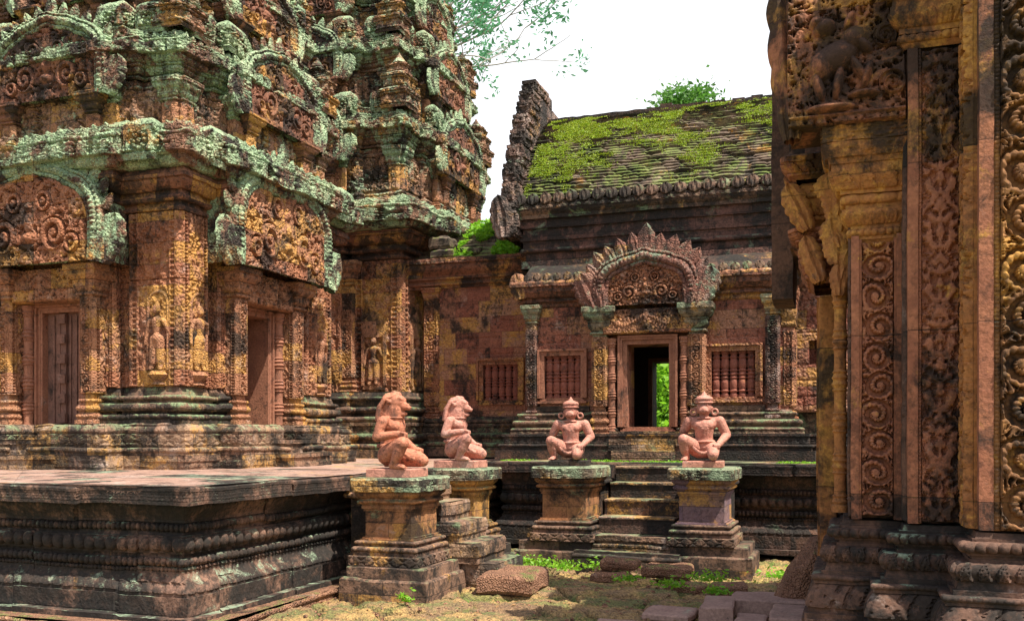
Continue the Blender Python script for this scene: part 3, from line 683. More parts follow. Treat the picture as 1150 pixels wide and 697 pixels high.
def pediment(parent, fr, cx, z0, Wd, H, o, back, mats, fh=.16, nflame=11, band=.09, naga=.34, step=.010, amp=.03, nm='pediment', tympmat=None):
    ms, mt, mf = mats
    xs, zs = arch_curve(Wd, H)
    # tympanum field
    na, nq = int(2*Wd/step), int(H/step)
    xx = np.linspace(-Wd*.97, Wd*.97, na); order = np.argsort(xs); zt = np.interp(xx, xs[order], zs[order])
    A, Q = np.meshgrid(xx, np.linspace(0, 1, nq), indexing='ij')
    Zq = Q*zt[:, None]
    h = tympanum_fig(A/Wd, Zq/H)
    mb = MB(); mb.grid(fr.w(cx+A, o-.04+amp*h, z0+Zq))
    ty = mb.build('tympanum', mt, parent, weather=.002)
    # frame: two ribs following the arch, with back slab
    def rib(mb, kx, kz, b, dep, ripple, oo):
        x, z = xs*kx, zs*kz
        tx, tz = np.gradient(x), np.gradient(z); L = np.hypot(tx, tz)+1e-9; nx, nz_ = -tz/L, tx/L
        nx, nz_ = -nx, -nz_
        th = np.linspace(-.2*np.pi, 1.2*np.pi, 11)
        s = np.cumsum(L)
        rr = 1+ripple*np.cos(s*2*np.pi/.055)[:, None]*np.sin(th*1)[None]**2
        X_ = cx+x[:, None]+nx[:, None]*b*np.cos(th)[None]*1.0; Z_ = z0+z[:, None]+nz_[:, None]*b*np.cos(th)[None]
        O_ = oo+dep*np.sin(th)[None]*rr
        mb.grid(fr.w(X_, np.broadcast_to(O_, X_.shape), Z_), flip=False)
    mb = MB()
    # resample arch evenly
    d = np.r_[0, np.cumsum(np.hypot(np.diff(xs), np.diff(zs)))]; u = np.linspace(0, d[-1], max(60, int(d[-1]/.012)))
    xs, zs = np.interp(u, d, xs), np.interp(u, d, zs)
    b = band/2
    rib(mb, 1+.3*b/Wd, 1+.3*b/H, b*.35, .03, .2, o-.01)
    rib(mb, 1+1.25*b/Wd, 1+1.25*b/H, b*.7, .06, .16, o-.01)
    rib(mb, 1+2.1*b/Wd, 1+2.1*b/H, b*.3, .04, .3, o-.01)
    # backing solid
    ko, kz = 1+2.4*b/Wd, 1+2.4*b/H
    X2, Z2 = cx+xs*ko, z0+zs*kz
    oo = np.array([o-.03, back]); G = fr.w(X2[:, None], oo[None], Z2[:, None]); mb.grid(G)
    F = fr.w(X2, o-.03, Z2); Fi = fr.w(cx+xs*.96, o-.06, z0+zs*.96); mb.grid(np.stack([F, Fi], 1))
    mb.grid(np.stack([fr.w(X2, back, Z2), fr.w(X2, back, np.full_like(Z2, z0))], 1))
    mb.grid(np.stack([fr.w(xs*.97+cx, o-.055, Z2*0+z0), fr.w(xs*.97+cx, o-.055, z0+zs*.97)], 1))
    fo = mb.build('arch_frame', mf, parent, weather=.010, wsc=8)
    # flames along the crest
    if nflame:
        for i in range(nflame):
            f = .14+.72*(i+.5)/nflame; k = int(f*(len(xs)-1)); x, z = xs[k]*ko, zs[k]*kz
            tx, tz = xs[min(k+3, len(xs)-1)]-xs[max(k-3, 0)], zs[min(k+3, len(xs)-1)]-zs[max(k-3, 0)]
            ang = math.atan2(x/Wd*.75, 1.3)
            big = 1.25 if i == nflame//2 else 1-.25*abs(i-nflame//2)/nflame*2*.6
            mb = MB(); leafshape(mb, fr, cx+x, o-.06, z0+z-.02, fh*.42*big, fh*big*(.93+.14*random.random()), .05, ang=ang)
            mb.build('crest_leaf', mf, fo, weather=.004)
    for sg in (-1, 1):
        if naga:
            mb = MB(); leafshape(mb, fr, cx+sg*(Wd+band*.9), o-.02, z0-.03, naga*.36, naga, .075, ang=sg*.38, kind='naga', n=13, m=19)
            leafshape(mb, fr, cx+sg*(Wd+band*.3), o+.01, z0-.02, naga*.2, naga*.62, .06, ang=sg*.2, kind='naga')
            mb.build('naga_end', mf, parent, weather=.004)
    return fo
def lintel(parent, fr, x0, x1, z0, z1, o, back, mat, amp=.035, step=.01, nm='lintel'):
    def f(a, b, W, p):
        x = a-(x1-x0)/2; y = b/W
        g = np.exp(-((y-.52-.18*np.cos(x/(x1-x0)*4*np.pi))/.11)**2)*(.8+.2*np.cos(x*180))
        s = p_scroll(np.abs(x), b*1.0, W*.98, W*.5)
        kk = np.exp(-((np.abs(x))/(W*.16))**2)*np.sqrt(np.clip(1-((y-.5)/.5)**2, 0, 1))
        s = np.maximum(sstep(.25, .6, s)*.7, crisp(p_fol(np.abs(x), b, 0, .05), 'fol')*.45)
        return np.clip(np.maximum(g*1.15, s)+kk*.9, 0, 1.5)
    mb = MB(); relief(mb, fr, x0, x1, z0, z1, o, f, amp, .1, step, skirt=o-back)
    return mb.build(nm, mat, parent, weather=.003)
def door_frame(parent, fr, x0, x1, z0, z1, o, mat, w=.07, steps=3, nm='door_frame', dep=.05, depth=.25):
    """nested frame around the opening x0..x1,z0..z1 ; steps outwards"""
    mb = MB()
    for i in range(steps):
        a = w/steps; e0, e1 = i*a, (i+1)*a; oo = o+dep*(i+1)/steps-(.012 if i == 1 else 0)
        mb.box(fr, x0-e1, x0-e0-.001, o-depth+i*.003, oo, z0-.0, z1+e0)
        mb.box(fr, x1+e0+.001, x1+e1, o-depth+i*.003, oo, z0-.0, z1+e0)
        mb.box(fr, x0-e1, x1+e1, o-depth+i*.003, oo, z1+e0+.001, z1+e1)
        mb.box(fr, x0-e1+.002, x1+e1-.002, o-depth+i*.003, oo-.003, z0-.03-.02*i, z0-.02*i-.001)
    return mb.build(nm, mat, parent, weather=.0018)
# ================================================================== TOWERS
def redent(cx, cy, c, segs_s, segs_e):
    """plan polygon CCW: segs = [(t,offset)...] break points for the south and east side (t from -c..c); west/north plain"""
    P = []
    def side(segs, fn):
        for (ta, tb, off) in segs: P.append(fn(ta, off)); P.append(fn(tb, off))
    side(segs_s, lambda t, o: (cx+t, cy-c-o))
    side(segs_e, lambda t, o: (cx+c+o, cy+t))
    P.append((cx+c, cy+c)); P.append((cx-c, cy+c)); P.append((cx-c, cy-c))
    out = []
    for p in P:
        p = (round(p[0], 4), round(p[1], 4))
        if not out or abs(out[-1][0]-p[0])+abs(out[-1][1]-p[1]) > 1e-3: out.append(p)
    while abs(out[0][0]-out[-1][0])+abs(out[0][1]-out[-1][1]) < 1e-3: out.pop()
    # drop collinear
    r = []
    n = len(out)
    for i in range(n):
        a, b, c_ = out[i-1], out[i], out[(i+1) % n]
        if abs((b[0]-a[0])*(c_[1]-b[1])-(b[1]-a[1])*(c_[0]-b[0])) > 1e-7: r.append(b)
    return r
def cornice_bands(h, d, leafp=.12):
    return [('f', 0, d*.10), ('r', h*.06, d*.06), ('f', h*.03, 0), ('f', 0, d*.08), ('c', h*.10, d*.14, 'lotus', .01, .08), ('f', h*.03, 0), ('f', 0, d*.05), ('r', h*.05, d*.06, 'bead', .01, .05), ('f', 0, d*.05),
            ('c', h*.12, d*.2, 'leaf', .012, .1), ('f', h*.03, 0), ('f', 0, d*.12), ('f', h*.24, 0, 'fol', .03, .10), ('f', 0, -d*.05), ('r', h*.07, d*.05, 'bead', .01, .06), ('f', 0, -d*.15),
            ('f', h*.18, -d*.08, 'leaf', .025, leafp), ('f', 0, -d*.15)]
def mini_tower(parent, x, y, z, s, mat):
    mb = MB(); zz = z
    w = s*.5
    for i, (hh, k) in enumerate(((.30, 1), (.24, .86), (.16, .66))):
        h = s*hh*2.0; q = w*k
        sweep(mb, rect(x-q*.8, x+q*.8, y-q*.8, y+q*.8), [('f', h*.12, q*.06), ('f', h*.03, -q*.06), ('f', h*.45, 0, 'leaf', .02, q*.9), ('f', 0, q*.07), ('r', h*.12, q*.08), ('f', 0, q*.05), ('f', h*.16, 0, 'fol', .02, .04), ('f', h*.1, -q*.15)], zz, 0, step=.025, vstep=.02, coarse=lambda n: False)
        zz += h*.92
    lathe(mb, WW_, x, y, [(w*.3, zz-.01), (w*.42, zz+s*.08), (w*.3, zz+s*.16), (w*.1, zz+s*.3), (.005, zz+s*.38)], 10)
    return mb.build('corner_finial', mat, parent, weather=.018, wsc=7)
def tier(root, cx, cy, c, z0, zw, zc, bay, p, k=.024, name='tier', seed=0, fr_o=0., ped=True, pedscale=1., niche_dark=True, sup=0.3):
    """one receding storey: foot, wall with niches, cornice, pediments, corner finials"""
    seg = [(-c, -bay*1.45, 0), (-bay*1.45, -bay, p*.5), (-bay, bay, p), (bay, bay*1.45, p*.5), (bay*1.45, c, 0)]
    pl = redent(cx, cy, c, seg, seg)
    mb = MB(); h0 = (zw-z0)
    sweep(mb, pl, [('f', h0*.10, 0, 'leaf', .015, .1), ('f', 0, -.03), ('r', h0*.07, .03, 'bead', .015, .06), ('f', 0, -.02), ('f', h0*.05, 0), ('f', 0, -.03), ('f', h0*.62, 0, 'fol', .035, .09), ('r', h0*.07, .03), ('f', h0*.09, 0)], z0, .08, step=k, vstep=k, cap=False)
    w = mb.build('storey_wall', M['tier'], root, weather=.012, blk=.4)
    mb = MB(); sweep(mb, pl, cornice_bands(zc-zw, (zc-zw)*.42, .13), zw, 0, step=k*.9, vstep=k*.8)
    cn = mb.build('storey_cornice', M['cornice'], root, weather=.02, wsc=6, blk=.5)
    # small corner pilasters
    for face in 'SE':
        fr = Fr(cx, cy, face)
        for t in (-c+.09, -bay-.04, bay+.04, c-.09):
            off = c+(.0 if abs(t) > bay*1.45 else p)
            pilaster(root, fr, t-.085, t+.085, off-.05, off+.05, z0+.02, z0+h0*.62, zw-.02, M['pilaster'], M['cornice'] if (int(t*10) % 2) else M['neck'], capd=.08, foot=h0*.18, step=k*.8, amp=.012, flare=.05)
        if ped:
            o = c+p+.10
            mb = MB(); ww = bay*.62
            mb.box(fr, -ww, ww, c-.1, c+p+.015, z0+.06, z0+h0*.72)
            mb.build('niche', M['inner_shade'] if niche_dark else M['wall'], root, weather=.003)  # near-black block paints the shade of a niche recess
            devata_mesh('niche_guardian', M['pilaster'], root, fr, 0, c+p+.04, z0+.07, h0*.62)
            pediment(root, fr, 0, z0+h0*.74, bay*.92*pedscale, (zc-z0)*.55*pedscale, o+.06, c-.2, (None, M['neck'], M['cornice']), fh=.17, nflame=13, band=.13, naga=.38*pedscale, step=.012, amp=.07)
            for sg in (-1, 1):
                pilaster(root, fr, sg*bay*.85-.07, sg*bay*.85+.07, c, c+p+.12, z0+.02, z0+h0*.45, z0+h0*.76, M['pilaster'], M['neck'], capd=.1, foot=h0*.16, step=k*.8, flare=.05)
    # standing slabs and little towers along the edge
    cc = c+(zc-zw)*.2
    for (sx, sy) in ((1, -1), (1, 1), (-1, -1)):
        mini_tower(root, cx+sx*(cc-.14), cy+sy*(cc-.14), zc-.02, (zc-z0)*.38, M['tier'])
    for face in 'SE':
        fr = Fr(cx, cy, face)
        for t in (-cc+.34, -bay*1.15, bay*1.15, cc-.34):
            mb = MB(); off = cc+(p*.6 if abs(t) < bay*1.3 else 0); q = .15
            P = fr.w([t-q, t+q, t+q, t-q], [off+.03, off+.03, off-.12, off-.12], 0)[:, :2]
            sweep(mb, [tuple(a) for a in P], [('f', .05, .02), ('f', .02, -.02), ('f', .16, 0, 'ros', .03, .2), ('f', 0, .02), ('f', .04, 0), ('c', .09, -.08)], zc-.06, 0, step=.02, vstep=.02, coarse=lambda n: False)
            mb.build('edge_block', M['cornice'], root, weather=.01)
            mb = MB(); leafshape(mb, fr, t+(.17 if t < 0 else -.17), off-.02, zc-.03, .085, .26+.08*random.random(), .05, kind='naga'); mb.build('antefix', M['cornice'], root, weather=.006)
def door_bay(root, fr, tx, c, zf, dh, dw, po, closed, zped, hl=.36, mw=None, detail=1., capmat=None, pw=.17, WP=.80, HP=.90, capz=.36):
    """door with colonettes, pilasters, lintel, pediment ; c wall plane, po pilaster plane out from c, tx centre"""
    half = dw/2; zt = zf+dh
    of = c-.02
    f = door_frame(root, fr, tx-half, tx+half, zf, zt, of, M['frame'], w=.085, dep=.05, depth=.45 if not closed else .12)
    if closed:
        mb = MB(); mb.box(fr, tx-half, tx+half, of-.16, of-.06, zf, zt)
        for k in (-.62, -.30, .30, .62):
            mb.box(fr, tx+k*half-.012, tx+k*half+.012, of-.058, of-.045, zf+.03, zt-.03)
        dl = mb.build('false_door', M['doorleaf'], root, weather=.003)
        mb = MB(); mb.box(fr, tx-.035, tx+.035, of-.0595, of-.025, zf+.01, zt-.01)
        for i in range(6):
            z = zf+.07+(dh-.14)*i/5; mb.box(fr, tx-.052, tx+.052, of-.024, of+.012, z-.05, z+.05)
        mb.build('door_strip', M['doorleaf'], dl, weather=.002)
    cw = half+.085+.065
    for sg in (-1, 1):
        colonette(root, fr, tx+sg*cw, c+.04, zf-.12, zt+.08, .056, M['frame'])
    pin = cw+.085
    lintel(root, fr, tx-pin+.01, tx+pin-.01, zt+.09, zt+.09+hl, c+.155, c-.2, M['pilaster'], amp=.09)
    zc0 = zt+.09+hl-capz*.95; ztop = zt+.09+hl
    for sg in (-1, 1):
        a, b = sorted((tx+sg*pin, tx+sg*(pin+pw)))
        pilaster(root, fr, a, b, c-.15, c+po, zf-.02, zc0, ztop, M['pilaster'], capmat or M['pilaster'], capd=.13, foot=.34, step=.009, flare=.07)
    if zped: pediment(root, fr, tx, ztop+.005, WP, HP, c+po+.20, c-.1, (None, M['wall'], M['cornice']), fh=.21, nflame=15, band=.15, naga=.52, step=.009, amp=.07)
    return pin+pw
# ---- tower 1 (nearest)
def tower_one():
    cx, cy, c = -8.0, 9.7, 1.5
    root = thing('temple_tower', 'nearer red sandstone tower with a carved false door and an open dark doorway', 'tower', (cx, cy, LT))
    nw = .47
    sx, ex = -.12, -.1       # bay centres on each side
    def segs(cn, notch, d, nw=nw):
        s = [(-c, cn-.98, 0), (cn-.98, cn-.80, -.10), (cn-.80, cn-nw, 0)]
        if notch: s.append((cn-nw, cn+nw, -d))
        else: s[-1] = (cn-.80, cn+.80, 0)
        if notch: s.append((cn+nw, cn+.80, 0))
        s += [(cn+.80, cn+.98, -.10), (cn+.98, c, 0)]
        return s
    zf = 1.42
    solid = redent(cx, cy, c, segs(sx, 0, 0), segs(ex, 0, 0))
    notched = redent(cx, cy, c, segs(sx, 1, .22), segs(ex, 1, 1.3))
    # plinth: two steps, running round the bays
    bay = lambda cn, o: [(-c, cn-1.06, 0), (cn-1.06, cn-.86, -.24), (cn-.86, cn-.42, .26), (cn-.42, cn+.42, -.10), (cn+.42, cn+.86, .26), (cn+.86, cn+1.06, -.24), (cn+1.06, c, 0)]
    pb = redent(cx, cy, c, bay(sx, 0), bay(ex, 0))
    mb = MB()
    sweep(mb, pb, [('f', .03, 0), ('f', .15, 0, 'leaf', .004, .12), ('r', .05, .018), ('f', 0, -.05), ('f', .02, 0), ('f', .12, 0, 'diam', .006, .12), ('f', .03, .012), ('c', .07, -.05)], LT, .26, step=.014, vstep=.014)
    mb.build('plinth', M['plinth'], root, weather=.008, blk=.5)
    mb = MB(); sweep(mb, redent(cx, cy, c, segs(sx, 1, .6, .60), segs(ex, 1, 1.3, .60)), [('f', .04, 0), ('f', .0, -.03), ('r', .06, .035, 'bead', .012, .06), ('f', 0, -.03), ('f', .03, 0), ('f', 0, .02), ('r', .09, .04, 'lotus', .012, .085), ('f', 0, -.03), ('f', .03, 0), ('r', .05, .03, 'bead', .01, .045), ('f', 0, -.02), ('f', .05, -.02), ('f', .04, -.02)], 1.42, .115, step=.012, vstep=.012, cap=False)
    mb.build('base_moulding', M['base'], root, weather=.007, blk=.5)
    zw = 1.42+.39; zh = 2.92
    kind = lambda i, p: None
    def ep(poly):
        def f(i, p):
            a, b = poly[i], poly[(i+1) % len(poly)]; L = math.hypot(a[0]-b[0], a[1]-b[1])
            return 'ptap' if .15 < L < .7 else ('none' if L <= .15 else p)
        return f
    mb = MB(); sweep(mb, notched, [('f', zh-zw, 0, 'tap', .020, .26)], zw, 0, step=.010, vstep=.02, cap=True, edgepat=ep(notched))
    sweep(mb, solid, [('f', 3.62-zh, 0, 'tap', .020, .26)], zh, 0, step=.010, vstep=.02, cap=False, edgepat=ep(solid))
    mb.build('wall', M['wall'], root, weather=.003)
    mb = MB(); c2 = c; pl = redent(cx, cy, c, [(-c, -.95, 0), (-.95, .75, .14), (.75, c, 0)], [(-c, -.95, 0), (-.95, .75, .14), (.75, c, 0)])
    sweep(mb, pl, [('f', .0, .02), ('r', .05, .03), ('f', .04, 0), ('f', 0, .03), ('r', .07, .04), ('f', .04, 0), ('f', 0, .04), ('c', .10, .07, 'lotus', .008, .08), ('f', 0, .03), ('f', .04, 0), ('f', .06, -.04)], 3.62, 0, step=.014, vstep=.012, cap=False)
    mb.build('neck_moulding', M['neck'], root, weather=.008, blk=.6)
    mb = MB(); sweep(mb, pl, [('f', 0, .10), ('c', .07, .05, 'leaf', .01, .09), ('f', .02, 0), ('f', 0, .03), ('f', .17, 0, 'fol', .03, .10), ('r', .05, .03), ('f', 0, -.06), ('f', .12, -.05, 'leaf', .03, .12), ('f', 0, -.2), ('f', .02, -.2)], 4.02, .12, step=.014, vstep=.014)
    mb.build('cornice', M['cornice'], root, weather=.018, wsc=6, blk=.55)
    for face, cn in (('S', sx), ('E', ex)):
        fr = Fr(cx, cy, face)
        # blocks along the cornice and corner devatas in their niches
        for t in (-1.3, -1.0, 1.0, 1.30):
            mb = MB(); q = .15; off = 1.86
            P = fr.w([t-q, t+q, t+q, t-q], [off, off, off-.2, off-.2], 0)[:, :2]
            sweep(mb, [tuple(a) for a in P], [('f', .06, .02), ('f', .02, -.02), ('f', .2, 0, 'ros', .035, .22), ('f', 0, .02), ('f', .05, 0), ('c', .1, -.09)], 4.06, 0, step=.015, vstep=.016, coarse=lambda n: False)
            mb.build('cornice_block', M['cornice'], root, weather=.01)
        for t in (1.235, -1.235):
            o = c+.012
            t2 = t if not (face == 'S' and t < 0) else t
            mb = MB()
            # niche arch
            a = np.linspace(0, np.pi, 30); 
            pts_ = [(t+.125*math.cos(x), 2.62+.17*math.sin(x)**.8) for x in a]
            pts_ = [(t+.125, 1.98)]+pts_+[(t-.125, 1.98)]
            pa = np.array(pts_); th = np.linspace(0, np.pi, 7)
            tx_, tz_ = np.gradient(pa[:, 0]), np.gradient(pa[:, 1]); L = np.hypot(tx_, tz_); nx_, nz2 = tz_/L, -tx_/L
            mb.grid(fr.w(pa[:, 0][:, None]+nx_[:, None]*.02*np.cos(th)[None], o+.025*np.sin(th)[None]+0*pa[:, :1], pa[:, 1][:, None]+nz2[:, None]*.02*np.cos(th)[None]), flip=True)
            lathe(mb, fr, t, o-.03, [(.0, 1.98), (.10, 1.97), (.13, 1.93), (.09, 1.88), (.07, 1.86), (.1, 1.83)], 14)
            mb.build('niche_frame', M['pilaster'], root, weather=.002)
            devata_mesh('carved_goddess', M['pilaster'], root, fr, t, o+.012, 1.975, .72)
    # bays
    frS, frE = Fr(cx, cy, 'S'), Fr(cx, cy, 'E')
    door_bay(root, frS, sx, c-.05, zf, 1.22, .50, .22, True, True)
    door_bay(root, frE, ex, c-.05, zf, 1.27, .52, .22, False, True, WP=.86, HP=1.02)
    mb = MB(); mb.box(frE, ex-.46, ex+.46, .25, .28, 1.3, 3.0); mb.build('inner_wall', M['inner_shade'], root, weather=0)  # near-black sheet paints the darkness inside the doorway
    # threshold steps in front of the open door and of the false door
    for fr, cn, w in ((frE, ex, .46), (frS, sx, .5)):
        for i in range(2):
            mb = MB(); o1 = 2.18-.0-i*.20
            P = fr.w([cn-w, cn+w, cn+w, cn-w], [o1, o1, 1.4, 1.4], 0)[:, :2]
            sweep(mb, [tuple(a) for a in P], [('f', .05, 0), ('f', 0, -.015), ('f', .06, 0), ('f', 0, .02), ('f', .045, 0)], LT+i*.155, 0, step=.03, coarse=lambda n: False); mb.build('threshold_step', M['plinth'], root, weather=.008)
    # upper storeys
    tier(root, cx, cy, 1.42, 4.32, 5.02, 5.52, .66, .18, k=.02, pedscale=1.1)
    tier(root, cx, cy, 1.22, 5.54, 6.1, 6.55, .56, .15, k=.03)
    tier(root, cx, cy, 1.0, 6.57, 7.0, 7.35, .46, .12, k=.05, ped=False)
    mb = MB(); lathe(mb, WW_, cx, cy, [(.9, 7.3), (.95, 7.5), (.7, 7.7), (.75, 7.85), (.8, 8.0), (.5, 8.3), (.2, 8.6), (.02, 8.8)], 20); mb.build('crown', M['cornice'], root, weather=.01)
tower_one()
def tower_two():
    cx, cy, c = -8.25, 15.15, 1.72
    root = thing('temple_tower', 'farther stepped tower with green cornices behind the two kneeling lion statues', 'tower', (cx, cy, LT))
    seg = [(-c, -.88, 0), (-.88, -.74, -.12), (-.74, .74, .12), (.74, .88, -.12), (.88, c, 0)]
    pl = redent(cx, cy, c, seg, seg)
    def ep(i, p):
        a, b = pl[i], pl[(i+1) % len(pl)]; L = math.hypot(a[0]-b[0], a[1]-b[1])
        return 'ptap' if .3 < L < 1.0 else ('none' if L <= .3 else p)
    mb = MB(); sweep(mb, pl, [('f', .14, 0), ('f', 0, -.06), ('r', .08, .04), ('f', 0, -.05), ('f', .06, 0), ('r', .1, .05, 'lotus', .01, .1), ('f', 0, -.05), ('f', .12, 0, 'leaf', .008, .12), ('f', 0, .03), ('f', .05, 0), ('f', 0, -.06), ('r', .09, .05, 'bead', .01, .08), ('f', 0, -.04), ('f', .06, 0), ('r', .09, .05, 'lotus', .012, .09), ('f', 0, -.06), ('f', .1, 0), ('r', .06, .03), ('f', .07, -.03)], LT, .45, step=.02, vstep=.016, cap=True)
    mb.build('base_moulding', M['base'], root, weather=.008)
    mb = MB(); sweep(mb, pl, [('f', 4.02-1.97, 0, 'tap', .022, .3)], 1.97, 0, step=.013, vstep=.026, cap=False, edgepat=ep); mb.build('wall', M['wall'], root, weather=.004)
    mb = MB(); sweep(mb, pl, [('f', .0, .03), ('r', .06, .04), ('f', .05, 0), ('f', 0, .05), ('r', .08, .04), ('f', .04, 0), ('f', 0, .05), ('c', .12, .09, 'lotus', .01, .1), ('f', 0, .04), ('f', .06, 0)], 4.02, 0, step=.02, vstep=.016, cap=False); mb.build('neck_moulding', M['neck'], root, weather=.008, blk=.6)
    mb = MB(); sweep(mb, pl, [('f', 0, .06), ('c', .08, .06, 'leaf', .012, .12), ('f', 0, .03), ('f', .2, 0, 'fol', .035, .12), ('r', .06, .03), ('f', 0, -.07), ('f', .14, -.06, 'leaf', .03, .16), ('f', 0, -.25)], 4.43, .26, step=.018, vstep=.018); mb.build('cornice', M['cornice'], root, weather=.02, wsc=5, blk=.6)
    fS, fE = Fr(cx, cy, 'S'), Fr(cx, cy, 'E')
    for fr, ts in ((fS, (1.26,)), (fE, (-1.26, 1.26))):
        for t in ts:
            mb = MB()
            mb.box(fr, t-.19, t+.19, c-.02, c+.05, 2.02, 2.08); mb.box(fr, t-.21, t-.165, c-.02, c+.06, 2.081, 2.86); mb.box(fr, t+.165, t+.21, c-.02, c+.06, 2.081, 2.86)
            leafshape(mb, fr, t, c+.02, 2.83, .26, .42, .06)
            mb.build('niche_frame', M['pilaster'], root, weather=.004)
            devata_mesh('carved_goddess', M['pilaster'], root, fr, t, c+.04, 2.085, .78)
    mb = MB()
    for fr, ts in ((fS, (.84, .90)), ):
        pass
    pilaster(root, fS, .74, .92, c-.1, c+.10, 1.9, 3.62, 4.02, M['pilaster'], M['pilaster'], capd=.12, foot=.3, step=.013)
    z = 4.93
    tier(root, cx, cy, 1.66, z, z+.86, z+1.42, .70, .22, k=.022, pedscale=1.15)
    tier(root, cx, cy, 1.46, z+1.44, z+2.16, z+2.70, .60, .2, k=.024, pedscale=1.1)
    tier(root, cx, cy, 1.22, z+2.72, z+3.3, z+3.75, .52, .16, k=.03)
    tier(root, cx, cy, 1.0, z+3.77, z+4.2, z+4.6, .42, .12, k=.05, ped=False)
    mb = MB(); lathe(mb, WW_, cx, cy, [(.9, z+4.5), (.95, z+4.8), (.7, z+5), (.75, z+5.2), (.4, z+5.6), (.02, z+6)], 20); mb.build('crown', M['cornice'], root, weather=.01)
tower_two()
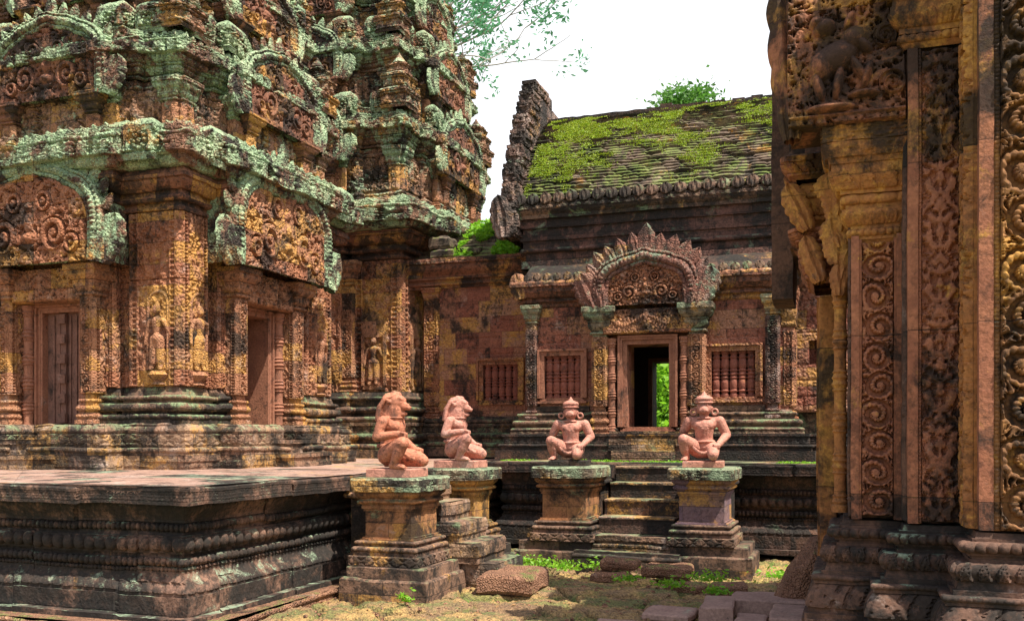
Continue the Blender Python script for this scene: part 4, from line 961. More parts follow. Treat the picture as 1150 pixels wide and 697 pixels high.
# ================================================================== HALL WITH THE MOSSY ROOF
def hall():
    X0, X1, YW = -4.12, -.72, 12.3
    root = thing('temple_hall', 'low sandstone hall with a moss-covered tiled roof, barred windows and a central open doorway', 'hall', (-2.45, YW, HT))
    fr = Fr(0, YW, 'S')
    # plinth
    pl = [(X0-.02, YW), (-3.0, YW), (-3.0, YW-.20), (-1.86, YW-.20), (-1.86, YW), (X1, YW), (X1, YW+.5), (X1+.9, YW+.5), (4.5, YW+.5), (4.5, YW+2.6), (X0-.02, YW+2.6)]
    mb = MB(); sweep(mb, pl, [('f', .13, 0), ('f', 0, -.05), ('f', .04, 0), ('r', .04, .02), ('f', 0, -.04), ('f', .10, 0, 'leaf', .006, .1), ('f', 0, .02), ('f', .03, 0), ('f', 0, -.06)], HT, .32, step=.02, vstep=.015)
    mb.build('plinth', M['black'], root, weather=.006)
    # the two side base blocks, interrupted by the door
    zf = 1.355
    for a, b in ((X0-.02, -3.0), (-1.92, X1)):
        mb = MB(); P = rect(a, b, YW, YW+.5)
        sweep(mb, P, [('f', .06, 0, 'leaf', .004, .08), ('f', 0, -.03), ('r', .05, .03, 'bead', .008, .05), ('f', 0, -.02), ('f', .03, 0), ('r', .07, .03, 'lotus', .008, .08), ('f', 0, -.04), ('f', .05, 0), ('r', .04, .02), ('f', 0, -.02), ('f', .03, -.02)], zf-.06, .16, step=.02, vstep=.014)
        mb.build('base_moulding', M['base'], root, weather=.005)
    mb = MB(); mb.box(fr, X1+.0, 4.5, -2.6, -.5, 1.3, 1.62); mb.build('side_base', M['base'], root, weather=.006)
    # front wall with door + windows
    dx0, dx1, dz1 = -2.72, -2.18, 2.47
    w1 = (-3.86, -3.36, 1.80, 2.36); w2 = (-1.66, -1.12, 1.79, 2.36)
    holes = [(dx0, dx1, zf, dz1), w1, w2]
    mb = MB(); wallface(mb, fr, X0, X1, zf, 3.02, 0, holes, depth=.32, step=.016, amp=.006, per=.085, block=(.40, .235))
    g1, g2 = np.meshgrid([-2.2, 0.], [zf, 3.02], indexing='ij'); mb.grid(fr.w(X1, g1, g2)); mb.grid(fr.w(X0, g1, g2), flip=True)
    mb.build('wall', M['wall_hall'], root, weather=.003)
    # inside: back wall with opposite doorway, floor, ceiling
    fb = Fr(0, 14.6, 'S'); bx0, bx1 = -2.86, -2.22
    mb = MB(); wallface(mb, fb, X0, X1, zf, 3.6, 0, [(bx0, bx1, 1.37, 2.42)], depth=.32, step=.2, pat=None, block=None)
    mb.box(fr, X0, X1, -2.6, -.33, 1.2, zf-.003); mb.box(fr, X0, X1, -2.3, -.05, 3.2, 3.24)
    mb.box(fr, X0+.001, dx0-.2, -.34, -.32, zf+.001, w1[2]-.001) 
    mb.build('interior', M['inner_shade'], root, weather=0)
    door_frame(root, fb, bx0, bx1, 1.37, 2.42, .02, M['frame'], w=.06, dep=.03, depth=.3)
    # main door dressing
    d = door_frame(root, fr, dx0, dx1, zf+.06, dz1, .10, M['frame'], w=.115, dep=.06, depth=.4, steps=4)
    for x in (-2.915, -1.985): colonette(root, fr, x, .13, zf-.02, 2.55, .048, M['frame'])
    lintel(root, fr, -3.02, -1.88, 2.60, 2.92, .19, -.05, M['wall'], amp=.045, step=.009)
    for a, b in ((-3.16, -2.98), (-1.92, -1.74)):
        pilaster(root, fr, a, b, -.05, .17, zf-.1, 2.58, 2.96, M['pilaster'], M['pedgreen'], capd=.13, foot=.42, step=.010, flare=.07)
    pediment(root, fr, -2.46, 2.965, .50, .48, .26, -.15, (None, M['wall'], M['hallped']), fh=.26, nflame=11, band=.17, naga=.50, step=.008, amp=.045)
    # door steps
    for i, (w, o, z0, z1) in enumerate(((.36, .86, HT, HT+.13), (.40, .62, HT+.131, HT+.20), (.42, .52, HT+.201, HT+.27), (.44, .42, HT+.271, HT+.37))):
        mb = MB(); c = -2.44+(.05 if i == 0 else 0)
        P = fr.w([c-w, c+w, c+w, c-w], [o, o, .15, .15], 0)[:, :2]
        sweep(mb, [tuple(a) for a in P], [('f', (z1-z0)*.3, 0), ('f', 0, -.015), ('r', (z1-z0)*.3, .012, 'bead', .004, .03), ('f', 0, .015), ('f', (z1-z0)*.4, 0)], z0, 0, step=.02, coarse=lambda n: False); mb.build('doorstep', M['plinth'], root, weather=.006)
    # windows
    for wd in (w1, w2):
        f = door_frame(root, fr, wd[0], wd[1], wd[2], wd[3], .03, M['frame'] if wd is w1 else M['wall'], w=.09, dep=.045, depth=.2, steps=3, nm='window_frame')
        for i in range(5 if wd is w1 else 5):
            mb = MB(); r = .051; x = wd[0]+(wd[1]-wd[0])*(i+.5)/5; baluster(mb, fr, x, -.05, wd[2], wd[3], r); mb.build('baluster', M['baluster'], f, weather=.0015)
        mb = MB(); mb.box(fr, wd[0]-.12, wd[1]+.12, -.05, .05, wd[2]-.17, wd[2]-.11); mb.build('window_sill', M['base'], f, weather=.004)
    # corner pilasters
    pilaster(root, fr, -4.10, -3.97, -.1, .07, zf-.02, 2.78, 3.04, M['darkpil'], M['pedgreen'], pat='pscroll', capd=.07, foot=.36, step=.009, flare=.05)
    pilaster(root, fr, -.98, -.84, -.1, .07, zf-.02, 2.78, 3.04, M['darkpil'], M['pedgreen'], pat='pscroll', capd=.07, foot=.36, step=.009, flare=.05)
    # entablature over the windows
    for a, b in ((X0-.01, -3.06), (-1.86, X1)):
        P = rect(a, b, YW, YW+.6); mb = MB()
        sweep(mb, P, [('f', .02, .03), ('f', .05, 0), ('f', 0, .03), ('r', .04, .02), ('f', .03, 0), ('f', 0, .04), ('c', .09, .06, 'lotus', .006, .07), ('f', .04, 0), ('f', 0, .02), ('f', .06, 0, 'leaf', .008, .08), ('f', .03, -.04), ('f', 0, -.05)], 3.0, .0, step=.016, vstep=.012)
        mb.build('entablature', M['neck'], root, weather=.008, blk=.6)
        n = int((b-a)/.13)
        for i in range(n):
            x = a+.06+(b-a-.1)*i/(n-1); mb = MB(); leafshape(mb, fr, x, .13, 3.345, .062, .10+.015*random.random(), .045, kind='disc', n=7, m=9); mb.build('eave_tile_end', M['base'], root, weather=.004)
    # low slab roof over the front aisle
    mb = MB(); xs = np.linspace(X0-.05, X1+.05, 70); t = np.linspace(0, 1, 14)
    A, T = np.meshgrid(xs, t, indexing='ij'); blk = .012*(_h(np.floor(A/.8), A*0, A*0, 4)-.5)
    mb.grid(np.stack([A, YW-.04+.52*T, 3.36+.30*np.sin(T*1.45)+blk], -1)); mb.build('aisle_roof', M['black'], root, weather=.006)
    # upper wall and main cornice
    YU = YW+.42; XR = 2.6
    mb = MB(); sweep(mb, rect(X0-.22, XR, YU, YU+2.0), [('f', .10, 0), ('f', 0, -.05), ('f', .12, 0), ('f', 0, .03), ('r', .06, .03), ('f', .10, 0), ('f', 0, .03), ('f', .05, 0), ('f', 0, -.03), ('f', .12, 0, 'lotus', .006, .1), ('f', 0, .04), ('f', .12, 0), ('f', 0, .05)], 3.62, .0, step=.03, vstep=.02)
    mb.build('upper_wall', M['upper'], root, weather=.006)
    mb = MB(); sweep(mb, rect(X0-.22, XR, YU, YU+2.0), [('f', .05, 0), ('c', .07, .05), ('f', .05, 0, 'leaf', .01, .1), ('f', 0, -.02), ('f', .04, 0), ('f', 0, -.1)], 4.29, .07, step=.02, vstep=.014); mb.build('main_cornice', M['base'], root, weather=.008)
    n = 38
    for i in range(n):
        x = X0-.2+(XR-X0+.1)*i/(n-1); mb = MB(); leafshape(mb, Fr(0, YU, 'S'), x, .10, 4.47, .088, .155+.02*random.random(), .07, kind='disc', n=9, m=11); mb.build('eave_tile_end', M['base'], root, weather=.007)
    # the vaulted roof in courses
    ye, ze, yr, zr = YU-.02, 4.56, 14.15, 6.08
    nc = 40; rows = []
    xs = np.arange(-4.42, 2.6, .033)
    prof = []
    for k in range(nc):
        for f in (0., .12, .9, 1.):
            t = (k+f)/nc; y = ye+(yr-ye)*(t**1.12); z = ze+(zr-ze)*(1-(1-t)**1.35)
            prof.append((y, z, (0.0 if f in (0.,) else .024*(1-f)+.003), k))
    A = np.repeat(xs[:, None], len(prof), 1); py = np.array([p[0] for p in prof])[None]; pz = np.array([p[1] for p in prof])[None]; st = np.array([p[2] for p in prof])[None]; kk = np.array([p[3] for p in prof])[None]*np.ones_like(A)
    wdt = .24; bx = np.floor((A+_h(kk, kk*0, kk*0, 2)*wdt)/wdt)
    hb = _h(bx, kk, kk*0, 6); lift = st*(.55+1.2*hb)+np.where(hb > .93, -.03, 0)*(st > .001)
    jx = np.abs(np.mod(A+_h(kk, kk*0, kk*0, 2)*wdt, wdt)-wdt/2)/(wdt/2); lift = lift-np.where(jx > .9, .014, 0)*(st > .001)
    Yr = py+A*0-lift*.75; Zr = pz+A*0+lift*.6
    mb = MB(); mb.grid(np.stack([A, Yr, Zr], -1))
    # far slope, plain
    t = np.linspace(0, 1, 12); A2, T2 = np.meshgrid(xs[::20], t, indexing='ij'); mb.grid(np.stack([A2, yr+(yr-ye)*T2**.8, zr-(zr-ze)*T2**1.3], -1))
    rf = mb.build('roof', M['roof'], root, weather=.012, wsc=7)
    mb = MB(); mb.box(WW_, -4.4, 2.6, yr-.06, yr+.06, zr-.05, zr+.05, step=.06)
    for i in range(26):
        if random.random() < .45: x = -4.2+i*.26; mb.box(WW_, x, x+.16, yr-.05, yr+.05, zr+.051, zr+.07+.04*random.random(), step=.05)
    mb.build('ridge', M['black'], rf, weather=.015)
    # gable slab of stacked blocks
    gb = [(12.55, 12.85, 4.05, 4.42), (12.56, 12.88, 4.42, 4.80), (12.66, 12.98, 4.80, 5.10), (12.78, 13.1, 5.10, 5.40), (12.94, 13.28, 5.40, 5.66), (13.08, 13.44, 5.66, 5.92), (13.2, 13.56, 5.92, 6.14), (13.34, 13.7, 6.14, 6.34), (13.46, 14.1, 6.34, 6.5)]
    for i, (y0, y1, z0, z1) in enumerate(gb):
        mb = MB(); dx = .025*math.sin(i*2.3)
        sweep(mb, rect(-4.56+dx*.4, -4.38+dx*.3, y0, y1), [('f', .03, 0), ('f', .05, .025, 'leaf', .02, .1), ('f', .04, 0), ('f', 0, -.03), ('f', max(.02, z1-z0-.17), 0, 'fol', .035, .1), ('f', 0, .025), ('f', .045, 0), ('f', 0, -.02)], z0, .0, step=.02, vstep=.02, coarse=lambda n: False)
        sweep(mb, rect(-4.55+dx*.4, -4.37, y1-.05, 14.2+(14.2-y1)*.9), [('f', z1-z0-.004, 0)], z0, 0, step=.15, coarse=lambda n: False)
        mb.build('gable_block', M['gable'], root, weather=.010)
    mb = MB(); leafshape(mb, Fr(0, 12.55, 'S'), -4.52, .02, 4.02, .17, .62, .12, ang=-.15, kind='naga', n=13, m=19); mb.build('gable_naga', M['gable'], root, weather=.008)
    mb = MB(); leafshape(mb, Fr(0, YW, 'S'), -4.16, .12, 3.12, .12, .36, .07, ang=-.2, kind='naga'); mb.build('eave_naga', M['pilaster'], root, weather=.006); mb = MB(); leafshape(mb, Fr(0, YW, 'S'), -.74, .12, 3.22, .12, .42, .07, ang=.1, kind='naga'); mb.build('eave_naga', M['pilaster'], root, weather=.006)
    # bay further right
    mb = MB(); wallface(mb, Fr(0, YW+.38, 'S'), X1+.0, 3.5, 1.6, 3.2, 0, [(-.50, -.40, 2.2, 2.5)], depth=.1, step=.02, amp=.006, per=.08, block=(.3, .2))
    mb.box(Fr(0, YW+.38, 'S'), -.52, -.38, -.2, -.101, 2.15, 2.55)
    mb.build('side_wall', M['wall_hall'], root, weather=.004)
    pilaster(root, fr, -.80, -.66, -.3, .0, zf, 2.6, 3.3, M['wall'], M['wall'], capd=.06, foot=.3, step=.012)
    mb = MB(); sweep(mb, rect(X1+.05, 3.5, YW+.38, YW+.9), [('f', .05, .03), ('f', .05, 0), ('f', 0, .04), ('c', .1, .07, 'lotus', .008, .08), ('f', .06, 0), ('f', .2, -.1)], 3.16, 0, step=.02); mb.build('side_entablature', M['neck'], root, weather=.006)
    return root
hall()
def vestibule():
    Y = 13.75; X0, X1 = -6.3, -4.1
    root = thing('temple_vestibule', 'low red passage with one barred window and ferns on its roof', 'vestibule', (-5.2, Y, HT))
    fr = Fr(0, Y, 'S')
    mb = MB(); sweep(mb, rect(X0-.4, X1, Y, Y+2.4), [('f', .14, 0), ('f', 0, -.06), ('r', .08, .04), ('f', 0, -.05), ('f', .06, 0), ('r', .08, .04, 'lotus', .01, .08), ('f', 0, -.05), ('f', .1, 0, 'leaf', .006, .1), ('f', 0, .03), ('f', .04, 0), ('f', 0, -.08), ('r', .07, .04, 'bead', .01, .06), ('f', 0, -.04), ('f', .04, -.02)], HT, .34, step=.02, vstep=.016); mb.build('base_moulding', M['base'], root, weather=.006)
    w = (-5.18, -4.60, 1.86, 2.40)
    w = (-5.30, -4.74, 1.84, 2.38)
    mb = MB(); wallface(mb, fr, X0, X1, 1.55, 3.6, 0, [w], depth=.3, step=.018, amp=.007, per=.10, block=(.44, .25)); mb.build('wall', M['wall_hall'], root, weather=.003)
    f = door_frame(root, fr, *w[:2], w[2], w[3], .02, M['wall'], w=.10, dep=.045, depth=.2, steps=3, nm='window_frame')
    for i in range(5):
        mb = MB(); baluster(mb, fr, w[0]+(w[1]-w[0])*(i+.5)/5, -.05, w[2], w[3], .052); mb.build('baluster', M['baluster'], f, weather=.0015)
    mb = MB(); mb.box(fr, w[0]-.3, w[1]+.3, -.5, -.42, 1.6, 2.7); mb.build('interior', M['inner_shade'], root, weather=0)  # near-black panel paints the darkness behind the window
    pilaster(root, fr, -6.28, -6.05, -.1, .04, 1.56, 3.4, 3.6, M['wall'], M['wall'], capd=.04, foot=.2, step=.014)
    mb = MB(); sweep(mb, rect(X0-.3, X1+.02, Y, Y+2.2), [('f', 0, .03), ('f', .04, 0), ('f', 0, .03), ('r', .04, .02), ('f', .05, 0), ('f', 0, .05), ('f', .05, 0), ('c', .12, .09), ('f', .05, 0), ('f', 0, .02), ('f', .08, 0, 'leaf', .01, .1), ('f', .0, -.1)], 3.58, 0, step=.018, vstep=.014); mb.build('entablature', M['neck'], root, weather=.008)
    xs = np.arange(-6.6, -4.2, .04); nc = 13; prof = []
    for k in range(nc):
        for q in (0., .15, .9, 1.):
            t = (k+q)/nc; prof.append((Y-.12+1.15*t, 3.98+.72*(1-(1-t)**1.5), 0 if q == 0 else .03*(1-q)+.003, k))
    A = np.repeat(xs[:, None], len(prof), 1); py, pz, st, kk = [np.array([p[i] for p in prof])[None]+A*0 for i in range(4)]
    hb = _h(np.floor((A+.1*kk)/.26), kk, kk*0, 6); br = sstep(-5.6, -6.5, A)*.25*vnoise(A*3, kk, 0, 3)
    mb = MB(); mb.grid(np.stack([A, py-st*(.5+hb), pz+st*(.5+1.3*hb)-br], -1))
    mb.grid(np.stack([A[::8, :12], Y+1.03+.1*kk[::8, :12]*3, 4.68-kk[::8, :12]*.3], -1))
    mb.build('roof', M['roof'], root, weather=.012)
    # toppled fragments on the roof by the tower
    for (x, y, z, a, b, c) in ((-5.95, 13.75, 4.02, .36, .2, .14), (-5.5, 13.8, 4.08, .3, .2, .12), (-6.05, 13.9, 4.2, .3, .3, .2)):
        mb = MB(); sweep(mb, rect(x-a/2, x+a/2, y-b/2, y+b/2), [('f', c*.2, .02), ('f', c*.6, 0), ('f', c*.2, -.03)], z, 0, step=.03, coarse=lambda n: False); mb.build('roof_fragment', M['roof'], root, weather=.02)
vestibule()

# ================================================================== PEDESTALS AND STEPS
def pedestal(label, x0, x1, y0, y1, H, foot, bodymat, topmat, low=-.1, ext=(0, 0, 0), group=None):
    root = thing('statue_pedestal', label, 'pedestal', ((x0+x1)/2, (y0+y1)/2, low))
    cz = lambda n: False
    P = rect(x0, x1, y0, y1); h = H-low
    k = .95/.95
    mb = MB(); z, o = sweep(mb, rect(x0-ext[0], x1+ext[1], y0, y1+(ext[2] if len(ext) > 2 else 0)), [('f', .105*k-low, 0), ('f', .014, -.014), ('f', 0, -.03), ('f', .085*k, 0), ('f', .01, -.01)], low, foot, step=.03, vstep=.02, coarse=cz, capb=True); mb.build('foot_slab', M['peddark'], root, weather=.010)
    mb = MB(); z, o = sweep(mb, P, [('f', .085*k, 0, 'diam', .005, .11), ('f', 0, -.025), ('f', .03*k, 0), ('f', 0, -.015), ('r', .045*k, .022, 'bead', .008, .045), ('f', 0, -.02), ('f', .02, 0), ('f', 0, .012), ('r', .03*k, .012), ('f', 0, -.02)], z, .035, step=.010, vstep=.012, coarse=cz); mb.build('lower_moulding', M['peddark'], root, weather=.004)
    zb = z; zt = H-.235*k
    mb = MB(); sweep(mb, P, [('f', .012, 0), ('f', 0, -.015), ('f', .016, 0), ('f', 0, -.02), ('f', (zt-zb)-.10, 0), ('f', .025, 0, 'bead', .004, .03), ('f', 0, .012), ('f', .02, 0), ('f', 0, .012), ('f', .027, 0)], z, -.035, step=.010, vstep=.014, coarse=cz); mb.build('shaft', bodymat, root, weather=.006)
    mb = MB(); sweep(mb, P, [('f', .016, 0), ('f', 0, .012), ('r', .035*k, .02, 'bead', .008, .04), ('f', .01, 0), ('c', .045*k, .035, 'lotus', .006, .05), ('f', .01, 0), ('f', 0, .010)], zt, -.05, step=.010, vstep=.010, coarse=cz, cap=False); mb.build('cap_moulding', bodymat, root, weather=.006)
    zt2 = zt+.036+.08*k; mb = MB(); sweep(mb, P, [('f', H-zt2-.012, 0, 'fol', .007, .06), ('f', .012, -.012)], zt2, .024, step=.010, vstep=.010, coarse=cz); mb.build('cap', topmat, root, weather=.006)
    return root
PD = [pedestal('nearest stone pedestal with green lichened cap and ochre shaft, under the orange lion-headed statue', -3.93, -3.37, 7.17, 7.82, .95, .11, M['ped'], M['pedgreen'], ext=(-.04, .04, .28)),
      pedestal('ochre pedestal beyond the side steps, under the paler lion-headed statue', -3.93, -3.37, 8.59, 9.16, .985, .10, M['ped'], M['pedgreen'], ext=(0, .06)),
      pedestal('ochre stone pedestal left of the central steps, under a monkey statue', -3.10, -2.50, 9.50, 10.2, .985, .05, M['ped'], M['pedgreen'], ext=(.16, 0)),
      pedestal('purple-stained stone pedestal right of the central steps, under a monkey statue', -1.68, -1.10, 9.50, 10.2, .985, .05,
               stone('purple_stained_ochre', (.24, .14, .14), (.14, .10, .13), (.44, .24, .10), ochre=.34, dark=.25, green=.05, brick=(.8, .15), blockvar=.7, seed=40), M['pedgreen'], ext=(0, .16))]
def cheek(parent, x0, x1, y0, y1, H, mat):
    mb = MB(); sweep(mb, rect(x0, x1, y0, y1), [('f', .19, 0), ('f', 0, -.04), ('f', .1, 0), ('r', .05, .02), ('f', 0, -.03), ('f', H-.44, 0), ('f', 0, .03), ('r', .05, .02), ('f', .15, 0)], -.10, 0, step=.03, coarse=lambda n: False); mb.build('flank_block', mat, parent, weather=.006)
st1 = thing('side_steps', 'worn mossy stone steps climbing left between the two lion-statue pedestals', 'steps', (-3.2, 8.2, 0))
for i, (xf, z0, z1) in enumerate(((-2.93, -.12, .17), (-3.09, .17, .35), (-3.28, .35, .53), (-3.45, .53, .70), (-3.65, .70, .84), (-3.88, .84, .93))):
    mb = MB(); y0, y1 = (7.93, 8.60) if i < 1 else (7.86, 8.575)
    sweep(mb, rect(-4.3, xf, y0+.003*i, y1-.003*i), [('f', (z1-z0)*.35, 0), ('f', 0, .012), ('f', (z1-z0)*.5, 0), ('f', (z1-z0)*.149, -.012)], z0, 0, step=.025, coarse=lambda n: False)
    mb.build('step', M['plinth'], st1, weather=.009)
cheek(st1, -4.30, -3.90, 7.60, 7.835, .945, M['peddark']); cheek(st1, -4.30, -3.90, 8.58, 9.12, .945, M['ped'])
st2 = thing('central_steps', 'steep black-risered steps rising to the hall platform between the two monkey pedestals', 'steps', (-2.09, 9.9, 0))
zz = 0.14; hh = (.985-zz)/5
mb = MB(); sweep(mb, rect(-2.66, -1.56, 9.36, 10.85), [('f', .15, 0), ('f', 0, -.02), ('r', .05, .02, 'bead', .006, .04), ('f', .03, 0)], -.09, 0, step=.02, coarse=lambda n: False); mb.build('step', M['peddark'], st2, weather=.012)
mb = MB(); sweep(mb, rect(-2.49, -1.69, 9.52, 10.85), [('f', .02, 0), ('f', 0, -.02), ('r', .045, .02, 'bead', .006, .04), ('f', 0, -.01), ('f', .03, 0), ('f', 0, .03), ('f', .05, 0)], zz, 0, step=.012, coarse=lambda n: False); mb.build('step', M['plinth'], st2, weather=.012)
for i in range(1, 5):
    mb = MB(); y = 9.52+.27*i; z0 = zz+hh*i
    sweep(mb, rect(-2.49, -1.69, y, 10.89), [('f', hh-.028, 0)], z0-.018, 0, step=.04, coarse=lambda n: False); s = mb.build('step', M['black'], st2, weather=.006)
    mb = MB(); sweep(mb, rect(-2.492, -1.688, y-.015, 10.88), [('f', .016, 0), ('f', .006, -.008)], z0+hh-.044, 0, step=.04, coarse=lambda n: False); mb.build('tread', M['plinth'], s, weather=.006)
for a, b in ((-3.04, -2.52), (-1.66, -1.14)): cheek(st2, a, b, 10.18, 10.86, .97, M['black'])

# ================================================================== STATUES
def statue(name, label, x, y, z, rot, head, mat, plmat, s=1.0, broken=False, plw=(.40, .34), plh=.075, group=None):
    root = thing(name, label, 'statue', (x, y, z), group)
    k = s
    def T(p): return (p[0]*k, p[1]*k, p[2]*k)
    base = plh/k
    c = []
    def cap(a, ra, b, rb): c.append((T((a[0], a[1], a[2])), ra*k, T((b[0], b[1], b[2])), rb*k))
    # frame: +x forward, +y its left
    cap((.085, -.06, .10), .080, (.085, .06, .10), .080)
    cap((.085, 0, .13), .100, (.095, 0, .23), .086); cap((.095, 0, .23), .086, (.112, 0, .33), .098)
    cap((.10, -.07, .36), .062, (.10, .07, .36), .062); cap((.09, -.125, .385), .046, (.09, .125, .385), .046)
    cap((.150, -.05, .345), .050, (.150, .05, .345), .050)
    cap((.10, 0, .40), .045, (.115, 0, .46), .043)
    # right leg, knee raised
    cap((.10, -.075, .115), .082, (.285, -.185, .205), .056); cap((.285, -.185, .205), .052, (.245, -.18, .12), .048); cap((.245, -.18, .12), .048, (.195, -.165, .035), .031)
    cap((.18, -.16, .025), .028, (.29, -.18, .016), .020); 
    for i in range(5): cap((.28, -.20+.012*i, .014), .010, (.315-.004*abs(i-3), -.207+.013*i, .010), .007)
    # left leg, knee on the ground
    cap((.10, .075, .115), .078, (.31, .10, .075), .056); cap((.31, .10, .072), .056, (.335, .10, .058), .052); cap((.31, .10, .05), .045, (.08, .09, .04), .034); cap((.06, .09, .035), .028, (.0, .085, .02), .018)
    # arms
    for sg in (-1, 1):
        if broken and sg < 0:
            cap((.09, -.145, .385), .052, (.075, -.20, .285), .044); continue
        if sg < 0:
            cap((.09, -.15, .385), .046, (.055, -.185, .255), .040); cap((.055, -.185, .255), .040, (.235, -.16, .282), .029); hx, hy, hz = .255, -.158, .280
        else:
            cap((.09, .15, .385), .052, (.075, .215, .25), .044); cap((.075, .215, .25), .043, (.235, .145, .155), .031); hx, hy, hz = .26, .135, .148
        cap((hx-.01, hy, hz), .026, (hx+.02, hy, hz-.002), .026)
        for i in range(4):
            a = hy-.024+.016*i
            cap((hx+.02, a, hz+.012), .0095, (hx+.048-.003*abs(i-1.5), a, hz+.004), .0085); cap((hx+.048, a, hz+.004), .0085, (hx+.050, a, hz-.022), .0075)
        cap((hx-.01, hy-sg*.024, hz+.008), .0095, (hx+.024, hy-sg*.038, hz+.006), .008)
    ell = []
    if head == 'lion':
        cap((.112, 0, .40), .088, (.125, 0, .50), .082)
        ell += [(T((.125, 0, .54)), (.088*k, .078*k, .088*k)), (T((.165, 0, .545)), (.062*k, .058*k, .060*k))]
        cap((.17, 0, .530), .052, (.222, 0, .508), .034); cap((.222, 0, .508), .034, (.256, 0, .494), .019); cap((.254, 0, .494), .018, (.270, 0, .502), .010)
        cap((.155, 0, .470), .044, (.205, 0, .446), .024); cap((.205, 0, .446), .022, (.232, 0, .448), .012)
        for sg in (-1, 1):
            cap((.185, sg*.038, .572), .018, (.205, sg*.032, .565), .013); cap((.21, sg*.022, .533), .010, (.245, sg*.016, .522), .009); cap((.11, sg*.078, .545), .02, (.10, sg*.088, .560), .014)
    else:
        ell += [(T((.115, 0, .515)), (.074*k, .074*k, .078*k)), (T((.170, 0, .492)), (.040*k, .048*k, .040*k)), (T((.15, .03, .525)), (.026*k, .026*k, .018*k)), (T((.15, -.03, .525)), (.026*k, .026*k, .018*k))]
        cap((.172, -.032, .545), .013, (.172, .032, .545), .013)      # brow
        cap((.196, 0, .505), .014, (.180, 0, .528), .010); cap((.19, -.03, .487), .016, (.19, .03, .487), .016)
        cap((.188, -.016, .478), .009, (.188, .016, .478), .009); cap((.175, 0, .525), .010, (.195, 0, .508), .012)
        for sg in (-1, 1): cap((.11, sg*.062, .52), .016, (.10, sg*.078, .515), .012)
    ob = blob('body', c, mat, None, voxel=.0052*k, smooth=3, ell=ell)
    V = np.zeros(len(ob.data.vertices)*3, np.float32); ob.data.vertices.foreach_get('co', V); V = V.reshape(-1, 3)
    Mr = np.array(Matrix.Rotation(rot, 3, 'Z')); off = np.array([-.15*k, 0, plh])
    def place(ob_, par):
        V = np.zeros(len(ob_.data.vertices)*3, np.float32); ob_.data.vertices.foreach_get('co', V); V = V.reshape(-1, 3).astype(float)
        V = (V+off) @ Mr.T; ob_.data.vertices.foreach_set('co', V.astype(np.float32).reshape(-1)); ob_.data.update(); ob_.parent = par; ob_.location = (0, 0, 0)
    place(ob, root)
    class LF:      # figure frame as a "wall frame": x=left, o=forward
        def w(s_, x_, o_, z_):
            x_, o_, z_ = np.broadcast_arrays(np.asarray(x_, float), np.asarray(o_, float), np.asarray(z_, float)); return np.stack([o_*k, x_*k, z_*k], -1)
    L = LF()
    def put(mb, nm, m=mat, par=root, w=.0012):
        o = mb.build(nm, m, None, weather=w, wsc=30); place(o, par); return o
    def torus(mb, cx_, cy_, cz_, R1, r1, axis='y', el=1.):
        a = np.linspace(0, 2*np.pi, 25)[:-1]; b = np.linspace(0, 2*np.pi, 11)
        A, B = np.meshgrid(a, b, indexing='ij'); rr = R1+r1*np.cos(B)
        if axis == 'z': P = np.stack([cx_+rr*np.cos(A)*el, cy_+rr*np.sin(A), cz_+r1*np.sin(B)], -1)
        else: P = np.stack([cx_+rr*np.cos(A), cy_+r1*np.sin(B), cz_+rr*np.sin(A)], -1)
        if axis == 'x': P = np.stack([cx_+r1*np.sin(B), cy_+rr*np.cos(A), cz_+rr*np.sin(A)], -1)
        mb.grid(P*k, wrap=True)
    # belt and sash
    mb = MB(); torus(mb, .085, 0, .185, .093, .016, 'z', 1.04); put(mb, 'belt', w=.002)
    n = 26; t = np.linspace(0, 1, n); path = np.stack([.20+.10*np.sin(t*np.pi), -.13+.25*t, .165-.075*np.sin(t*np.pi)-.03*t], -1)
    b_ = np.linspace(0, 2*np.pi, 10); tang = np.gradient(path, axis=0); tang /= np.linalg.norm(tang, axis=1)[:, None]
    up = np.array([0, 0, 1.]); nn = np.cross(tang, up); nn /= np.linalg.norm(nn, axis=1)[:, None]; bb2 = np.cross(nn, tang)
    G = path[:, None]+nn[:, None]*(.010*np.cos(b_))[None, :, None]+bb2[:, None]*(.017*np.sin(b_))[None, :, None]
    mb = MB(); mb.grid(G*k)
    # cloth hanging between the thighs
    A, B = np.meshgrid(np.linspace(0, 1, 14), np.linspace(0, 1, 8), indexing='ij')
    put(mb, 'sash', w=.0015)
    if head == 'lion':
        mc = []        # mane: long locks combed from the crown to the shoulders
        for j in range(-5, 6):
            a = j/5*1.15; sy, cy_ = math.sin(a), math.cos(a)
            P0 = (.172-.03*abs(sy), .050*sy, .612-.02*abs(sy)); P1 = (.100-.048*cy_, .090*sy, .590-.02*abs(sy)); P2 = (.065-.066*cy_, .106*sy, .50); P3 = (.055-.070*cy_, .122*sy, .400)
            for (u_, v_, r0_, r1_) in ((P0, P1, .014, .017), (P1, P2, .017, .019), (P2, P3, .019, .017)): mc.append((T(u_), r0_*k, T(v_), r1_*k))
        mc.append((T((.085, 0, .55)), .078*k, T((.065, 0, .42)), .085*k)); mc.append((T((.12, 0, .595)), .045*k, T((.155, 0, .600)), .034*k))
        mo = blob('mane', mc, mat, None, voxel=.0048*k, smooth=1); place(mo, root)
        mb = MB()
        torus(mb, .11, 0, .415, .088, .010, 'z', 1.0)
        put(mb, 'collar')
    else:
        mb = MB()
        lathe(mb, L, 0, .11, [(.070, .556), (.084, .56), (.084, .572), (.079, .576), (.086, .598), (.081, .616), (.068, .626), (.060, .628), (.044, .636), (.030, .641), (.028, .646), (.022, .651), (.018, .660), (.010, .667), (.007, .675), (.001, .680)], 20)
        torus(mb, .112, 0, .567, .080, .009, 'z')
